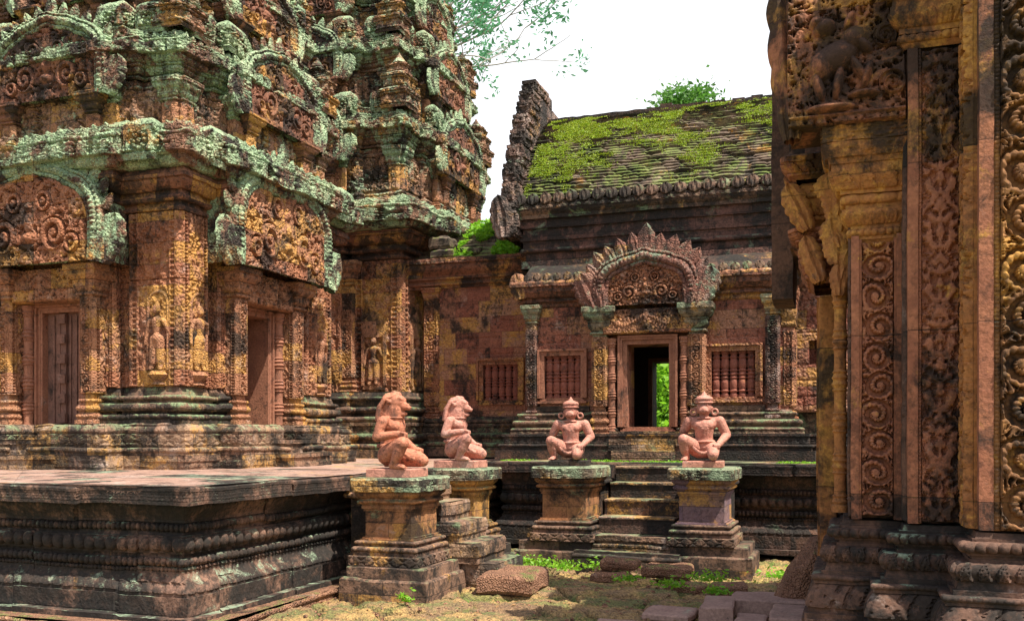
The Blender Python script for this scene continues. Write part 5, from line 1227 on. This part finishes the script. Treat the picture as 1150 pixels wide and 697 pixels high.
        torus(mb, .112, 0, .602, .082, .006, 'z')
        put(mb, 'headdress')
        for sg in (-1, 1):
            mb = MB(); torus(mb, .11, sg*.103, .476, .027, .011, 'x'); put(mb, 'earring')
        mb = MB(); torus(mb, .105, 0, .415, .068, .010, 'z'); put(mb, 'necklace')
    # plinth slab
    a, b = plw
    P = np.array([(-a/2, -b/2), (a/2, -b/2), (a/2, b/2), (-a/2, b/2)]) @ Mr[:2, :2].T
    mb = MB()
    sweep(mb, rect(-a/2, a/2, -b/2, b/2), [('f', .004, .006), ('f', plh-.012, 0), ('f', .0065, -.008)], 0, -.0, step=.03, coarse=lambda n: False)
    o = mb.build('plinth', plmat, None, weather=.002)
    V = np.zeros(len(o.data.vertices)*3, np.float32); o.data.vertices.foreach_get('co', V); V = (V.reshape(-1, 3)@Mr.T).astype(np.float32); o.data.vertices.foreach_set('co', V.reshape(-1)); o.data.update(); o.parent = root
    return root
S_LION = 'kneeling guardian statues on the pedestals'
statue('kneeling_lion_statue', 'orange-tinted kneeling lion-headed guardian in profile on the nearest pedestal', -3.66, 7.44, .95, 0, 'lion', M['statue_orange'], M['statue'], 1.03, group=S_LION)
statue('kneeling_lion_statue', 'smaller-looking pale rose kneeling lion-headed guardian beyond the side steps', -3.66, 8.86, .985, 0, 'lion', M['statue'], M['statue'], 1.0, plw=(.42, .34), group=S_LION)
statue('kneeling_monkey_statue', 'kneeling monkey guardian on a dark plinth left of the central steps, right forearm broken off', -2.80, 9.80, .985, R(-90+6), 'monkey', M['statue'], M['black'], .98, broken=True, plw=(.36, .38), plh=.06, group=S_LION)
statue('kneeling_monkey_statue', 'kneeling monkey guardian on a red plinth right of the central steps, beside the purple-stained pedestal', -1.40, 9.80, .985, R(-90+4), 'monkey', M['statue'], M['statue'], 1.03, broken=True, plw=(.36, .38), plh=.065, group=S_LION)

# ================================================================== GATEWAY AT THE RIGHT
def elephant_lion(x, z):
    return 0
def gateway():
    root = thing('carved_gateway', 'nearest richly carved sandstone doorway filling the right edge, scroll panels and a flared capital', 'gateway', (.8, 6.0, 0))
    poly = [(-.04, 8.4), (-.04, 6.2), (.29, 6.2), (.29, 5.95), (.63, 5.95), (.63, 5.6), (2.6, 5.6), (2.6, 8.4)]
    cz = lambda n: n[1] > .5 or n[0] > .5
    def ep(i, p): return None
    mb = MB(); sweep(mb, poly, [('f', .22, 0, 'fol', .012, .08), ('f', .03, 0), ('f', 0, -.02), ('f', .03, 0), ('c', .14, -.05, 'fol', .014, .07)], 0.0, .22, step=.008, vstep=.01, coarse=cz, cap=False)
    sweep(mb, poly, [('f', .02, 0), ('f', .0, .0), ('r', .03, .012, 'bead', .005, .03), ('f', 0, -.04), ('f', .025, 0), ('f', 0, -.02), ('f', .03, -.01)], .42, .17, step=.007, vstep=.008, coarse=cz, cap=False)
    mb.build('flared_plinth', M['gate_dark'], root, weather=.004)
    mb = MB(); sweep(mb, poly, [('f', .02, 0), ('f', 0, -.02), ('r', .09, .035, 'leaf', .016, .08), ('f', 0, -.035), ('f', .018, 0), ('f', 0, -.012), ('f', .02, 0), ('f', 0, .022), ('f', .014, 0), ('f', 0, -.006), ('r', .055, .032, 'bead', .02, .052), ('f', 0, -.02), ('f', .016, 0), ('f', 0, -.015), ('f', .03, -.01)], .525, .10, step=.006, vstep=.007, coarse=cz)
    mb.build('base_moulding', M['gate_dark'], root, weather=.003)
    S = Fr(0, 0, 'S'); zb = .80
    # core masses
    mb = MB(); sweep(mb, [(-.02, 8.2), (-.02, 6.24), (.30, 6.24), (.30, 6.0), (.64, 6.0), (.64, 5.66), (2.5, 5.66), (2.5, 8.2)], [('f', 3.35, 0, 'fol', .012, .07)], zb, 0, step=.012, vstep=.024, coarse=cz, edgepat=lambda i, p: p if i in (1, 2, 4) else 'none'); mb.build('core_wall', M['gate_dark'], root, weather=.004)
    mb = MB(); mb.box(WW_, -.40, -.021, 6.9, 8.2, 2.6, 4.159); mb.box(WW_, -.55, -.401, 7.3, 7.9, 2.3, 4.9); mb.build('side_mass', M['gate_dark'], root, weather=.01)
    def pil(x0, x1, y, z0, z1, mat, pat, amp=.022, pt=None, st=.0045, per=None, nm='carved_pilaster', back=.2):
        mb = MB(); P = rect(x0, x1, y, y+back)
        sweep(mb, P, [('f', z1-z0, 0, pat, amp, per or (x1-x0))], z0, 0, step=st, vstep=st*2, cap=True, skip=(2,), coarse=lambda n: False, edgepat=lambda i, p: p if i == 0 else 'none')
        return mb.build(nm, mat, root, weather=.003, ang=60)
    # first pilaster: border + scrolls, under the flaring capital
    mb = MB()
    fS = Fr(0, 6.19, 'S')
    mb.box(fS, .0, .045, -.05, .045, zb, 2.50); mb.box(fS, .255, .285, -.05, .045, zb, 2.50)
    mb.box(fS, .0451, .060, -.05, .03, zb, 2.48); mb.box(fS, .240, .2549, -.05, .03, zb, 2.48); mb.build('pilaster_border', M['gate_red'], root, weather=.003)
    mb = MB(); relief(mb, fS, .0605, .2395, zb+.02, 2.46, .0, 'scroll', .03, .175, .0036, vert=True); mb.build('scroll_panel', M['gate_red'], root, weather=.002)
    # capital
    P = rect(.02, .29, 6.19, 6.6); mb = MB()
    sweep(mb, P, [('f', .02, .012), ('f', 0, .01), ('f', .02, 0), ('f', 0, -.01), ('r', .045, .02, 'bead', .016, .035), ('f', 0, .01), ('f', .02, 0), ('c', .08, .05, 'lotus', .012, .055), ('f', .012, 0), ('f', 0, -.02), ('f', .03, 0), ('r', .06, .02, 'bead', .014, .06), ('f', 0, .03), ('f', .02, 0), ('c', .13, .05, 'leaf', .012, .07), ('f', .02, 0), ('f', 0, .01), ('f', .03, .01), ('c', .09, .025, 'fol', .01, .05), ('f', 0, .005), ('f', .11, 0, 'ros', .008, .09)], 2.46, .0, step=.006, vstep=.007, coarse=lambda n: False)
    mb.build('flared_capital', M['gate_gold'], root, weather=.003)
    # figured slab over the capital
    ctr = (-.02, 3.62)
    def hf(a, b, W, p):     # a: 0..W1 horizontally, b vertical
        x = a-.33; z = b-.36
        f = crisp(p_fol(a, b, 0, .05), 'fol')*.38
        def E(px, pz, rx, rz, ang=0):
            ca, sa = math.cos(ang), math.sin(ang); u = (x-px)*ca+(z-pz)*sa; v = -(x-px)*sa+(z-pz)*ca
            return np.sqrt(np.clip(1-(u/rx)**2-(v/rz)**2, 0, 1))
        # rampant beast: body, haunch, head, legs; smaller figure on its back
        g = np.maximum.reduce([E(-.06, .02, .16, .095, .45), E(-.13, -.02, .08, .10), E(.05, .12, .085, .08), E(.10, .07, .07, .035, -.8), E(-.15, -.14, .035, .10, .25), E(-.04, -.13, .032, .11, -.2), E(.07, -.06, .03, .10, .5), E(.12, -.10, .028, .09, -.3),
                               E(-.12, .20, .075, .055, .3), E(-.16, .23, .05, .05), E(.02, .22, .03, .07, -.4), E(.10, -.21, .10, .025), E(-.08, -.27, .16, .03)])
        th = np.arctan2(z-.0, x-.26); r = np.hypot(x-.26, z+.16); sp = np.where(r < .08, (.5+.5*np.cos(r*2*np.pi/.032-np.arctan2(z+.16, x-.26))), 0)
        r2 = np.hypot(x-.22, z-.12); sp2 = np.where(r2 < .07, (.5+.5*np.cos(r2*2*np.pi/.028+np.arctan2(z-.12, x-.22))), 0)
        e1 = np.exp(-((b-.05)/.02)**2)*.8+np.exp(-((b-.10)/.012)**2)*.5
        return np.clip(np.maximum.reduce([f, g*1.5, sp*.9, sp2*.9, e1]), 0, 1.5)
    mb = MB(); relief(mb, Fr(0, 6.0, 'S'), -.36, .30, 3.13, 4.02, .0, hf, .085, .1, .0045, skirt=.4); mb.build('figured_panel', M['gate_red'], root, weather=.004)
    mb = MB(); leafshape(mb, Fr(0, 6.0, 'S'), -.34, -.06, 3.08, .10, 1.15, .09, ang=-.06, kind='naga', n=15, m=31); leafshape(mb, Fr(0, 6.05, 'S'), -.12, -.02, 3.98, .3, .6, .12, kind='naga', n=15, m=31); mb.build('naga_end', M['gate_red'], root, weather=.006)
    # second pilaster: tapestry
    fS2 = Fr(0, 5.95, 'S'); mb = MB()
    mb.box(fS2, .305, .360, -.1, .03, zb, 3.50, step=.06); mb.build('pilaster_border', M['gate_red'], root, weather=.003)
    mb = MB(); mb.box(fS2, .3605, .378, -.1, .01, zb, 3.5); relief(mb, fS2, .362, .378, zb, 3.5, .012, 'bead', .008, .02, .004, vert=True); relief(mb, fS2, .379, .575, zb+.01, 3.49, -.01, 'tap', .026, .15, .004, vert=True); mb.build('tapestry_panel', M['gate_red'], root, weather=.002)
    mb = MB(); mb.box(fS2, .576, .625, -.1, .028, zb, 3.5, step=.06); mb.build('pilaster_border', M['gate_dark'], root, weather=.003)
    P = rect(.29, .64, 5.93, 6.3); mb = MB()
    sweep(mb, P, [('f', .03, .02), ('f', 0, -.01), ('r', .05, .02, 'bead', .012, .04), ('f', 0, .02), ('f', .03, 0), ('c', .09, .05, 'lotus', .012, .06), ('f', .02, 0), ('f', 0, -.01), ('f', .05, 0), ('f', 0, .03), ('f', .03, 0), ('c', .12, .06, 'leaf', .015, .07), ('f', 0, .02), ('f', .5, 0, 'fol', .015, .06)], 3.5, .0, step=.007, vstep=.008, coarse=lambda n: False); mb.build('flared_capital', M['gate_gold'], root, weather=.004)
    # narrow golden foliage strip on the return, plain fillet and the great scroll panel
    fW = Fr(.615, 5.80, 'W'); mb = MB()
    relief(mb, fW, -.135, .14, zb, 4.15, .0, 'scroll', .03, .26, .0045, vert=True); mb.build('foliage_strip', M['gate_gold'], root, weather=.003)
    fS3 = Fr(0, 5.60, 'S'); mb = MB(); mb.box(fS3, .635, .705, -.1, .02, zb, 4.15, step=.06)
    mb.build('plain_fillet', M['gate_red'], root, weather=.004)
    mb = MB(); relief(mb, fS3, .706, .735, zb, 4.15, .004, 'bead', .008, .022, .0045, vert=True); relief(mb, fS3, .736, .97, zb, 4.15, -.02, 'scroll', .04, .25, .004, vert=True); relief(mb, fS3, .971, 1.0, zb, 4.15, .004, 'bead', .008, .022, .008, vert=True); mb.build('great_scroll_panel', M['gate_gold_dark'], root, weather=.003)
    mb = MB(); mb.box(fS3, 1.001, 2.5, -.1, .03, zb, 4.15); mb.build('outer_wall', M['gate_red'], root, weather=.004)
    # left return: golden colonette, garland console and jamb
    colonette(root, WW_, -.065, 6.42, .82, 2.22, .040, M['gate_gold'])
    mb = MB()
    def gf(a, b, W, p):
        y = b/W; env = sstep(0, .1, np.minimum(a, .22-a)/.22)
        return p_fol(a, b, 0, .035)*.9
    for i in range(7): leafshape(mb, Fr(0, 6.40, 'S'), -.07+.012*math.sin(i*2.1), .06-.01*i, 2.17+.10*i, .06+.012*i, .2, .05, ang=.25*math.sin(i*1.7), kind='naga', n=11, m=15)
    mb.build('garland_console', M['gate_gold'], root, weather=.004)
    mb = MB(); sweep(mb, rect(-.205, -.10, 6.95, 7.3), [('f', 2.1, 0, 'fol', .004, .06)], .16, 0, step=.012, vstep=.024, coarse=lambda n: False); mb.box(WW_, -.225, -.2055, 7.0, 7.25, .16, 2.26); mb.build('door_jamb', M['gate_gold'], root, weather=.008)
    # stacked consoles on the left edge
    for (x0, x1, y0, y1, z0, z1, m) in ((-.26, -.06, 6.6, 7.2, 2.30, 2.55, 'gate_red'), (-.32, -.06, 6.6, 7.2, 2.56, 2.66, 'gate_red'), (-.28, -.06, 6.6, 7.2, 2.67, 2.95, 'gate_gold'), (-.36, -.06, 6.5, 7.2, 2.96, 3.12, 'gate_red')):
        mb = MB(); h = z1-z0; sweep(mb, rect(x0, x1, y0, y1), [('f', h*.1, .03), ('r', h*.12, .012, 'bead', .01, .03), ('c', h*.4, .04, 'leaf', .016, .07), ('f', h*.28, 0, 'fol', .014, .05), ('f', h*.1, -.03)], z0, -.02, step=.007, vstep=.008, coarse=lambda n: False); mb.build('console', M[m], root, weather=.008)
    mb = MB()
    for (x, y, z, w_, h_, an) in ((-.26, 6.5, 2.62, .08, .34, -.4), (-.19, 6.48, 2.28, .07, .32, -.3)): leafshape(mb, Fr(0, y, 'S'), x, .0, z, w_, h_, .07, ang=an, kind='naga', n=15, m=23); mb.build('naga_console', M['gate_gold'], root, weather=.006); mb = MB()
gateway()

# ================================================================== LOOSE STONES, ROCK, PAVING SLABS
def loose(name, label, cat, x, y, z, a, b, h, rot, mat, wea=.018, ch=.03, tilt=0, group=None):
    root_o = (x, y, z)
    mb = MB()
    sweep(mb, rect(-a/2, a/2, -b/2, b/2), [('f', ch, ch), ('f', h-2*ch, 0), ('f', ch*.5, -ch*.4), ('f', ch*.5, -ch*.8)], 0, -ch, step=.02, vstep=.006, coarse=lambda n: False, capb=True, cap=False)
    # fine top so that wear shows
    q = ch*1.2; nx, ny = max(3, int(a/.02)), max(3, int(b/.02)); A, B = np.meshgrid(np.linspace(-a/2+q, a/2-q, nx), np.linspace(-b/2+q, b/2-q, ny), indexing='ij'); mb.grid(np.stack([A, B, h+0*A], -1))
    V = mb.v; c, s = math.cos(rot), math.sin(rot)
    for i, v in enumerate(V):
        zt = v[:, 2]+v[:, 0]*tilt; r = 1-.18*(vnoise(v[:, 0]*3+x*5, v[:, 1]*3, v[:, 2]*3, 6)); vx, vy = v[:, 0]*r, v[:, 1]*r
        V[i] = np.stack([x+vx*c-vy*s, y+vx*s+vy*c, z-.05+zt], -1)
    o = mb.build(name, mat, None, org=root_o, weather=wea, wsc=6)
    return tag(o, label, cat, group)
loose('laterite_slab', 'flat rough laterite slab with mossy corner, lying before the side steps', 'stone', -2.78, 7.95, .0, .52, .62, .17, .12, M['laterite'])
loose('laterite_slab', 'upper of two stacked knobbly laterite stones before the central steps', 'stone', -2.05, 8.95, .10, .38, .26, .10, .1, M['laterite'], .02)
loose('laterite_slab', 'lower of two stacked knobbly laterite stones before the central steps', 'stone', -2.10, 8.82, -.02, .34, .26, .11, -.15, M['laterite'], .02)
loose('laterite_slab', 'long rounded laterite stone right of the stacked pair, below the central steps', 'stone', -1.62, 9.06, .03, .48, .26, .12, .02, M['laterite'], .02)
loose('laterite_slab', 'single squarish laterite cobble in front of the purple-stained pedestal', 'stone', -.98, 8.3, -.03, .34, .30, .12, .2, M['laterite'], .016)
loose('laterite_slab', 'worn flat cobble beside weeds, left of the squarish cobble', 'stone', -1.36, 8.5, -.04, .34, .30, .10, -.3, M['laterite'], .014)
# leaning rock against the jamb
mb = MB(); th = np.linspace(0, 2*np.pi, 12)[:-1]; ph = np.linspace(.0, np.pi, 9); A, B = np.meshgrid(th, ph, indexing='ij')
r = 1+.14*np.round(3*vnoise(np.cos(A)*np.sin(B)*1.9+4, np.sin(A)*np.sin(B)*1.9, np.cos(B)*1.9, 9))/3*1.5+.3*(fbm(np.cos(A)*np.sin(B)*1.6, np.sin(A)*np.sin(B)*1.6, np.cos(B)*1.6, 3, 4)-.5)
se = lambda v: np.sign(v)*np.abs(v)**.75
mb.grid(np.stack([-.30+.20*r*se(np.cos(A))*np.sin(B)**.8+.12*np.cos(B), 7.75+.22*r*se(np.sin(A))*np.sin(B)**.8, .17+.30*r*np.cos(B)], -1), wrap=True)
tag(mb.build('boulder', M['laterite'], None, org=(-.3, 7.75, 0), weather=.03, ang=12), 'dark rough boulder leaning by the foot of the orange door jamb', 'rock')
for nm, lab, x, y, a, b, h, rt in (
        ('paving_slab', 'raised mauve slab left of the square cut socket', -.93, 7.3, .26, .55, .12, .05), ('paving_slab', 'broad mauve slab right of the square cut socket, by the gateway plinth', -.30, 7.05, .50, .62, .12, .03),
        ('paving_slab', 'small sunken square slab inside the cut socket', -.68, 7.12, .25, .34, .05, .03), ('paving_slab', 'long mauve slab behind the cut socket, nearest the boulder', -.55, 7.62, .72, .42, .12, .02),
        ('paving_slab', 'broad mauve slab at the bottom edge, just in front of the cut socket', -.62, 6.45, 1.05, .52, .07, .04), ('paving_slab', 'low mauve slab at the bottom edge, leftmost of the mauve paving', -1.42, 6.65, .62, .50, .02, .1),
        ('paving_slab', 'thin mauve slab between the leftmost paving slab and the squarish cobble', -1.28, 7.25, .40, .46, .04, -.06)):
    loose(nm, lab, 'paving slab', x, y, -.02, a, b, h+.02, rt, M['mauve'], .008, .015)

# ================================================================== TREES, FERNS, MOSS
def tube(mb, pts, rad, n=7):
    pts = np.array(pts, float); T = np.gradient(pts, axis=0); T /= np.linalg.norm(T, axis=1)[:, None]+1e-9
    up = np.array([.3, .9, .2]); N = np.cross(T, up); N /= np.linalg.norm(N, axis=1)[:, None]+1e-9; B = np.cross(T, N)
    a = np.linspace(0, 2*np.pi, n+1)[:-1]; r = np.array(rad)[:, None]
    G = pts[:, None]+N[:, None]*(np.cos(a)[None]*r)[..., None]+B[:, None]*(np.sin(a)[None]*r)[..., None]
    mb.grid(np.transpose(G, (1, 0, 2)), wrap=True)
def leaves(mb, C, size, rg, up=.3):
    n = len(C); d = rg.normal(size=(n, 3)); d[:, 2] *= .6; d /= np.linalg.norm(d, axis=1)[:, None]
    e = rg.normal(size=(n, 3)); e -= (e*d).sum(1)[:, None]*d; e /= np.linalg.norm(e, axis=1)[:, None]
    s = size*(.6+.8*rg.random(n))[:, None]
    P = np.stack([C-d*s, C+e*s*.42+d*s*.1, C+d*s, C-e*s*.42+d*s*.1], 1)
    k = mb.addv(P.reshape(-1, 3)); mb.q.append((k+np.arange(4*n)).reshape(-1, 4))
def tree(name, label, base, H, spread, leafsz, nleaf, mat, seed, trunk_r=.35, fork=.45, dens=.5, lean=(0, 0), barkmat=None, group=None, levels=4, tipr=.7, clump=None):
    rg = np.random.default_rng(seed); root = thing(name, label, 'tree', base, group)
    mb = MB(); tips = []
    def grow(p, d, L, r, lev):
        n = 6; pts = [p]; q = np.array(p, float); dd = np.array(d, float)
        for i in range(n):
            dd = dd+rg.normal(size=3)*.12*np.array([1, 1, .6])+np.array([0, 0, .03]); dd /= np.linalg.norm(dd); q = q+dd*L/n; pts.append(q.copy())
        tube(mb, pts, np.linspace(r, r*.6, n+1), 7 if lev < 2 else 5)
        if lev >= levels: tips.append(q); tips.append(pts[3]); return
        for j in range(3 if lev else 4):
            a = rg.random()*2*np.pi; t = .55+.5*rg.random(); nd = dd+t*np.array([math.cos(a), math.sin(a), .15*rg.normal()]); nd /= np.linalg.norm(nd)
            st = pts[-1] if j < 2 else pts[rg.integers(3, n)]
            grow(st, nd, L*(.62+.15*rg.random())*(1 if lev else spread), r*.58, lev+1)
    b = np.array(base, float); b0 = b-np.array([0, 0, .3])
    grow(b0, np.array([lean[0], lean[1], 1.]), H*fork, trunk_r, 0)
    mb.build('trunk', barkmat or M['tree_bark'], root, weather=0)
    tips = np.array(tips); mb = MB()
    cl = tips[rg.integers(0, len(tips), int(nleaf/14))]+rg.normal(size=(int(nleaf/14), 3))*tipr*.55
    if clump:
        d_ = rg.normal(size=cl.shape); d_ /= np.linalg.norm(d_, axis=1)[:, None]; cl = np.array(clump[0])+d_*np.array(clump[1])*rg.random((len(cl), 1))**.4
        tipr = .5
    C = np.repeat(cl, 14, 0)+rg.normal(size=(len(cl)*14, 3))*tipr*.28
    leaves(mb, C, leafsz, rg); mb.build('crown', mat, root, weather=0, smooth=False)
    return root
tree('broad_tree', 'tall pale-limbed tree spreading airy blue-green branches beyond the farther tower', (-21.6, 30, 0), 30, .56, .11, 15000, M['leaf_far'], 4, .28, .54, tipr=.7, lean=(.12, 0), levels=5)
tree('broad_tree', 'tree whose green crown just shows over the mossy roof ridge', (-4.5, 27, 0), 11.5, .3, .08, 2600, M['leaf'], 9, .16, .6, tipr=.5, clump=((-4.35, 27, 10.5), (1.0, 1., .50)))
tree('shade_tree', 'leafy green tree seen through the open doorway of the hall', (-3.9, 19.5, 0), 4.6, .9, .09, 14000, M['leaf_bright'], 12, .12, .3, tipr=.6)
mb = MB(); rg = np.random.default_rng(5); n = 26000
C = np.stack([rg.uniform(-5.5, 6, n), rg.uniform(21, 23.5, n), rg.uniform(0, 4.2, n)*1.0], -1); cc = C[(vnoise(C[:, 0]*1.3, C[:, 1]*1.3, C[:, 2]*1.3, 3) > .42)]
leaves(mb, cc, .13, rg); tag(mb.build('undergrowth', M['leaf_bright'], None, org=(0, 22, 0), weather=0, smooth=False), 'bright green mass of undergrowth beyond the hall', 'undergrowth', kind='stuff')
# moss and ferns on the roofs: tufts of small blades gathered in patches
def roofpt(x, t):
    ye, ze, yr, zr = 12.70, 4.56, 14.15, 6.08
    return np.stack([x, ye+(yr-ye)*t**1.12-.03, ze+(zr-ze)*(1-(1-t)**1.35)+.03], -1)
n = 230000; x = rg.uniform(-4.3, -.3, n); t = rg.uniform(.02, .97, n)
m = .75*fbm(x*1.6, t*4.5, 0, 4, 21)+.35*fbm(x*7, t*30, 0, 3, 22)-.05+.20*np.exp(-((x+3.7)/1.7)**2)*np.exp(-((t-.5)/.45)**2)+.10*np.exp(-((x+.75)/.3)**2)*np.exp(-((t-.72)/.08)**2)
row = np.abs(np.mod(t*40, 1)-.15); keep = (m > .56) & (rg.random(n) < np.clip((m-.58)*6, .03, .75)) & ((row < .30) | (rg.random(n) < .3))
mb = MB(); leaves(mb, roofpt(x[keep], t[keep])+rg.normal(size=(keep.sum(), 3))*.004, .011, rg)
tag(mb.build('roof_moss', M['moss'], None, org=(-2.5, 13.2, 4.6), weather=0, smooth=False), 'bright yellow-green moss growing in patches on the hall roof', 'moss', kind='stuff')
n = 9000; x = rg.uniform(-5.75, -4.45, n); t = rg.uniform(0, 1, n); keep = rg.random(n) < sstep(-6.0, -5.0, x)*.9*(vnoise(x*5, t*5, 0, 8) > .33)
mb = MB(); P = np.stack([x, 13.62+1.1*t, 4.02+.72*(1-(1-t)**1.5)+.09*rg.random(n)], -1)[keep]; leaves(mb, P, .045, rg)
tag(mb.build('roof_ferns', M['leaf_bright'], None, org=(-5, 14, 4), weather=0, smooth=False), 'clump of bright green ferns on the roof of the low passage', 'ferns', kind='stuff')
mb = MB(); spots = [(-2.95, 9.25, .2), (-1.45, 8.3, .12), (-1.2, 8.75, .2), (-.62, 9.2, .16), (-1.9, 8.5, .1), (-3.25, 9.3, .2), (-2.3, 9.3, .3), (-1.05, 8.05, .1), (-3.3, 6.85, .06), (-2.6, 9.0, .15)]
CC = []
for (sx_, sy_, r_) in spots:
    k = int(150*r_/.15); CC.append(np.stack([sx_+rg.normal(size=k)*r_*.6, sy_+rg.normal(size=k)*r_*.35, .0+np.abs(rg.normal(size=k))*.035], -1))
leaves(mb, np.concatenate(CC), .022, rg); tag(mb.build('ground_weeds', M['leaf_bright'], None, org=(-2, 8.5, 0), weather=0, smooth=False), 'small bright weeds and moss in the paving cracks', 'weeds', kind='stuff')
n = 2500; x = rg.uniform(-4.1, .5, n); mb = MB(); P = np.stack([x, 11.2+.5*rg.random(n)**2, .99+.012*rg.random(n)], -1)[vnoise(x*3, 0*x, 0*x, 5) > .5]
leaves(mb, P, .016, rg); tag(mb.build('terrace_moss', M['leaf_bright'], None, org=(-2, 11.4, 1), weather=0, smooth=False), 'thin green moss line on top of the hall platform', 'moss', kind='stuff')

# grit and dry leaves on the courtyard
n = 2600; x = rg.uniform(-4.0, -.2, n); y = rg.uniform(5.2, 9.6, n); ix = np.clip(((x-gx[0])/(gx[1]-gx[0])).astype(int), 0, 519); iy = np.clip(((y-gy[0])/(gy[1]-gy[0])).astype(int), 0, 459); z = Zg[ix, iy]
mb = MB(); sel = np.arange(0, 1500)
for q in sel:
    r_ = .008+.02*rg.random()**3; a = rg.random()*6.28
    P = np.array([[math.cos(a+k*1.2566)*r_*(.8+.4*rg.random()), math.sin(a+k*1.2566)*r_*(.8+.4*rg.random()), 0] for k in range(5)]); T_ = P*.55+np.array([0, 0, r_*(.5+.4*rg.random())]); o_ = np.array([x[q], y[q], z[q]-.003])
    k0 = mb.addv(np.concatenate([P, T_])+o_); mb.q.append(np.array([[k0+i, k0+(i+1) % 5, k0+5+(i+1) % 5, k0+5+i] for i in range(5)])); mb.ng.append([k0+5+i for i in range(5)])
tag(mb.build('grit', M['laterite'], None, org=(-2, 7.5, 0), weather=0, smooth=False), 'scattered grit and small laterite chips on the courtyard floor', 'grit', kind='stuff')
mb = MB(); sel = slice(1500, 2600); leaves(mb, np.stack([x[sel], y[sel], z[sel]+.012], -1), .022, rg); mb.v[0][:, 2] = np.repeat(z[sel], 4)+.006+.010*rg.random(len(mb.v[0]))
tag(mb.build('dry_leaves', plain('dry_leaf', (.26, .14, .05), sc=60), None, org=(-2, 7.5, 0), weather=0, smooth=False), 'brown dry leaves fallen over the courtyard floor', 'leaf litter', kind='stuff')
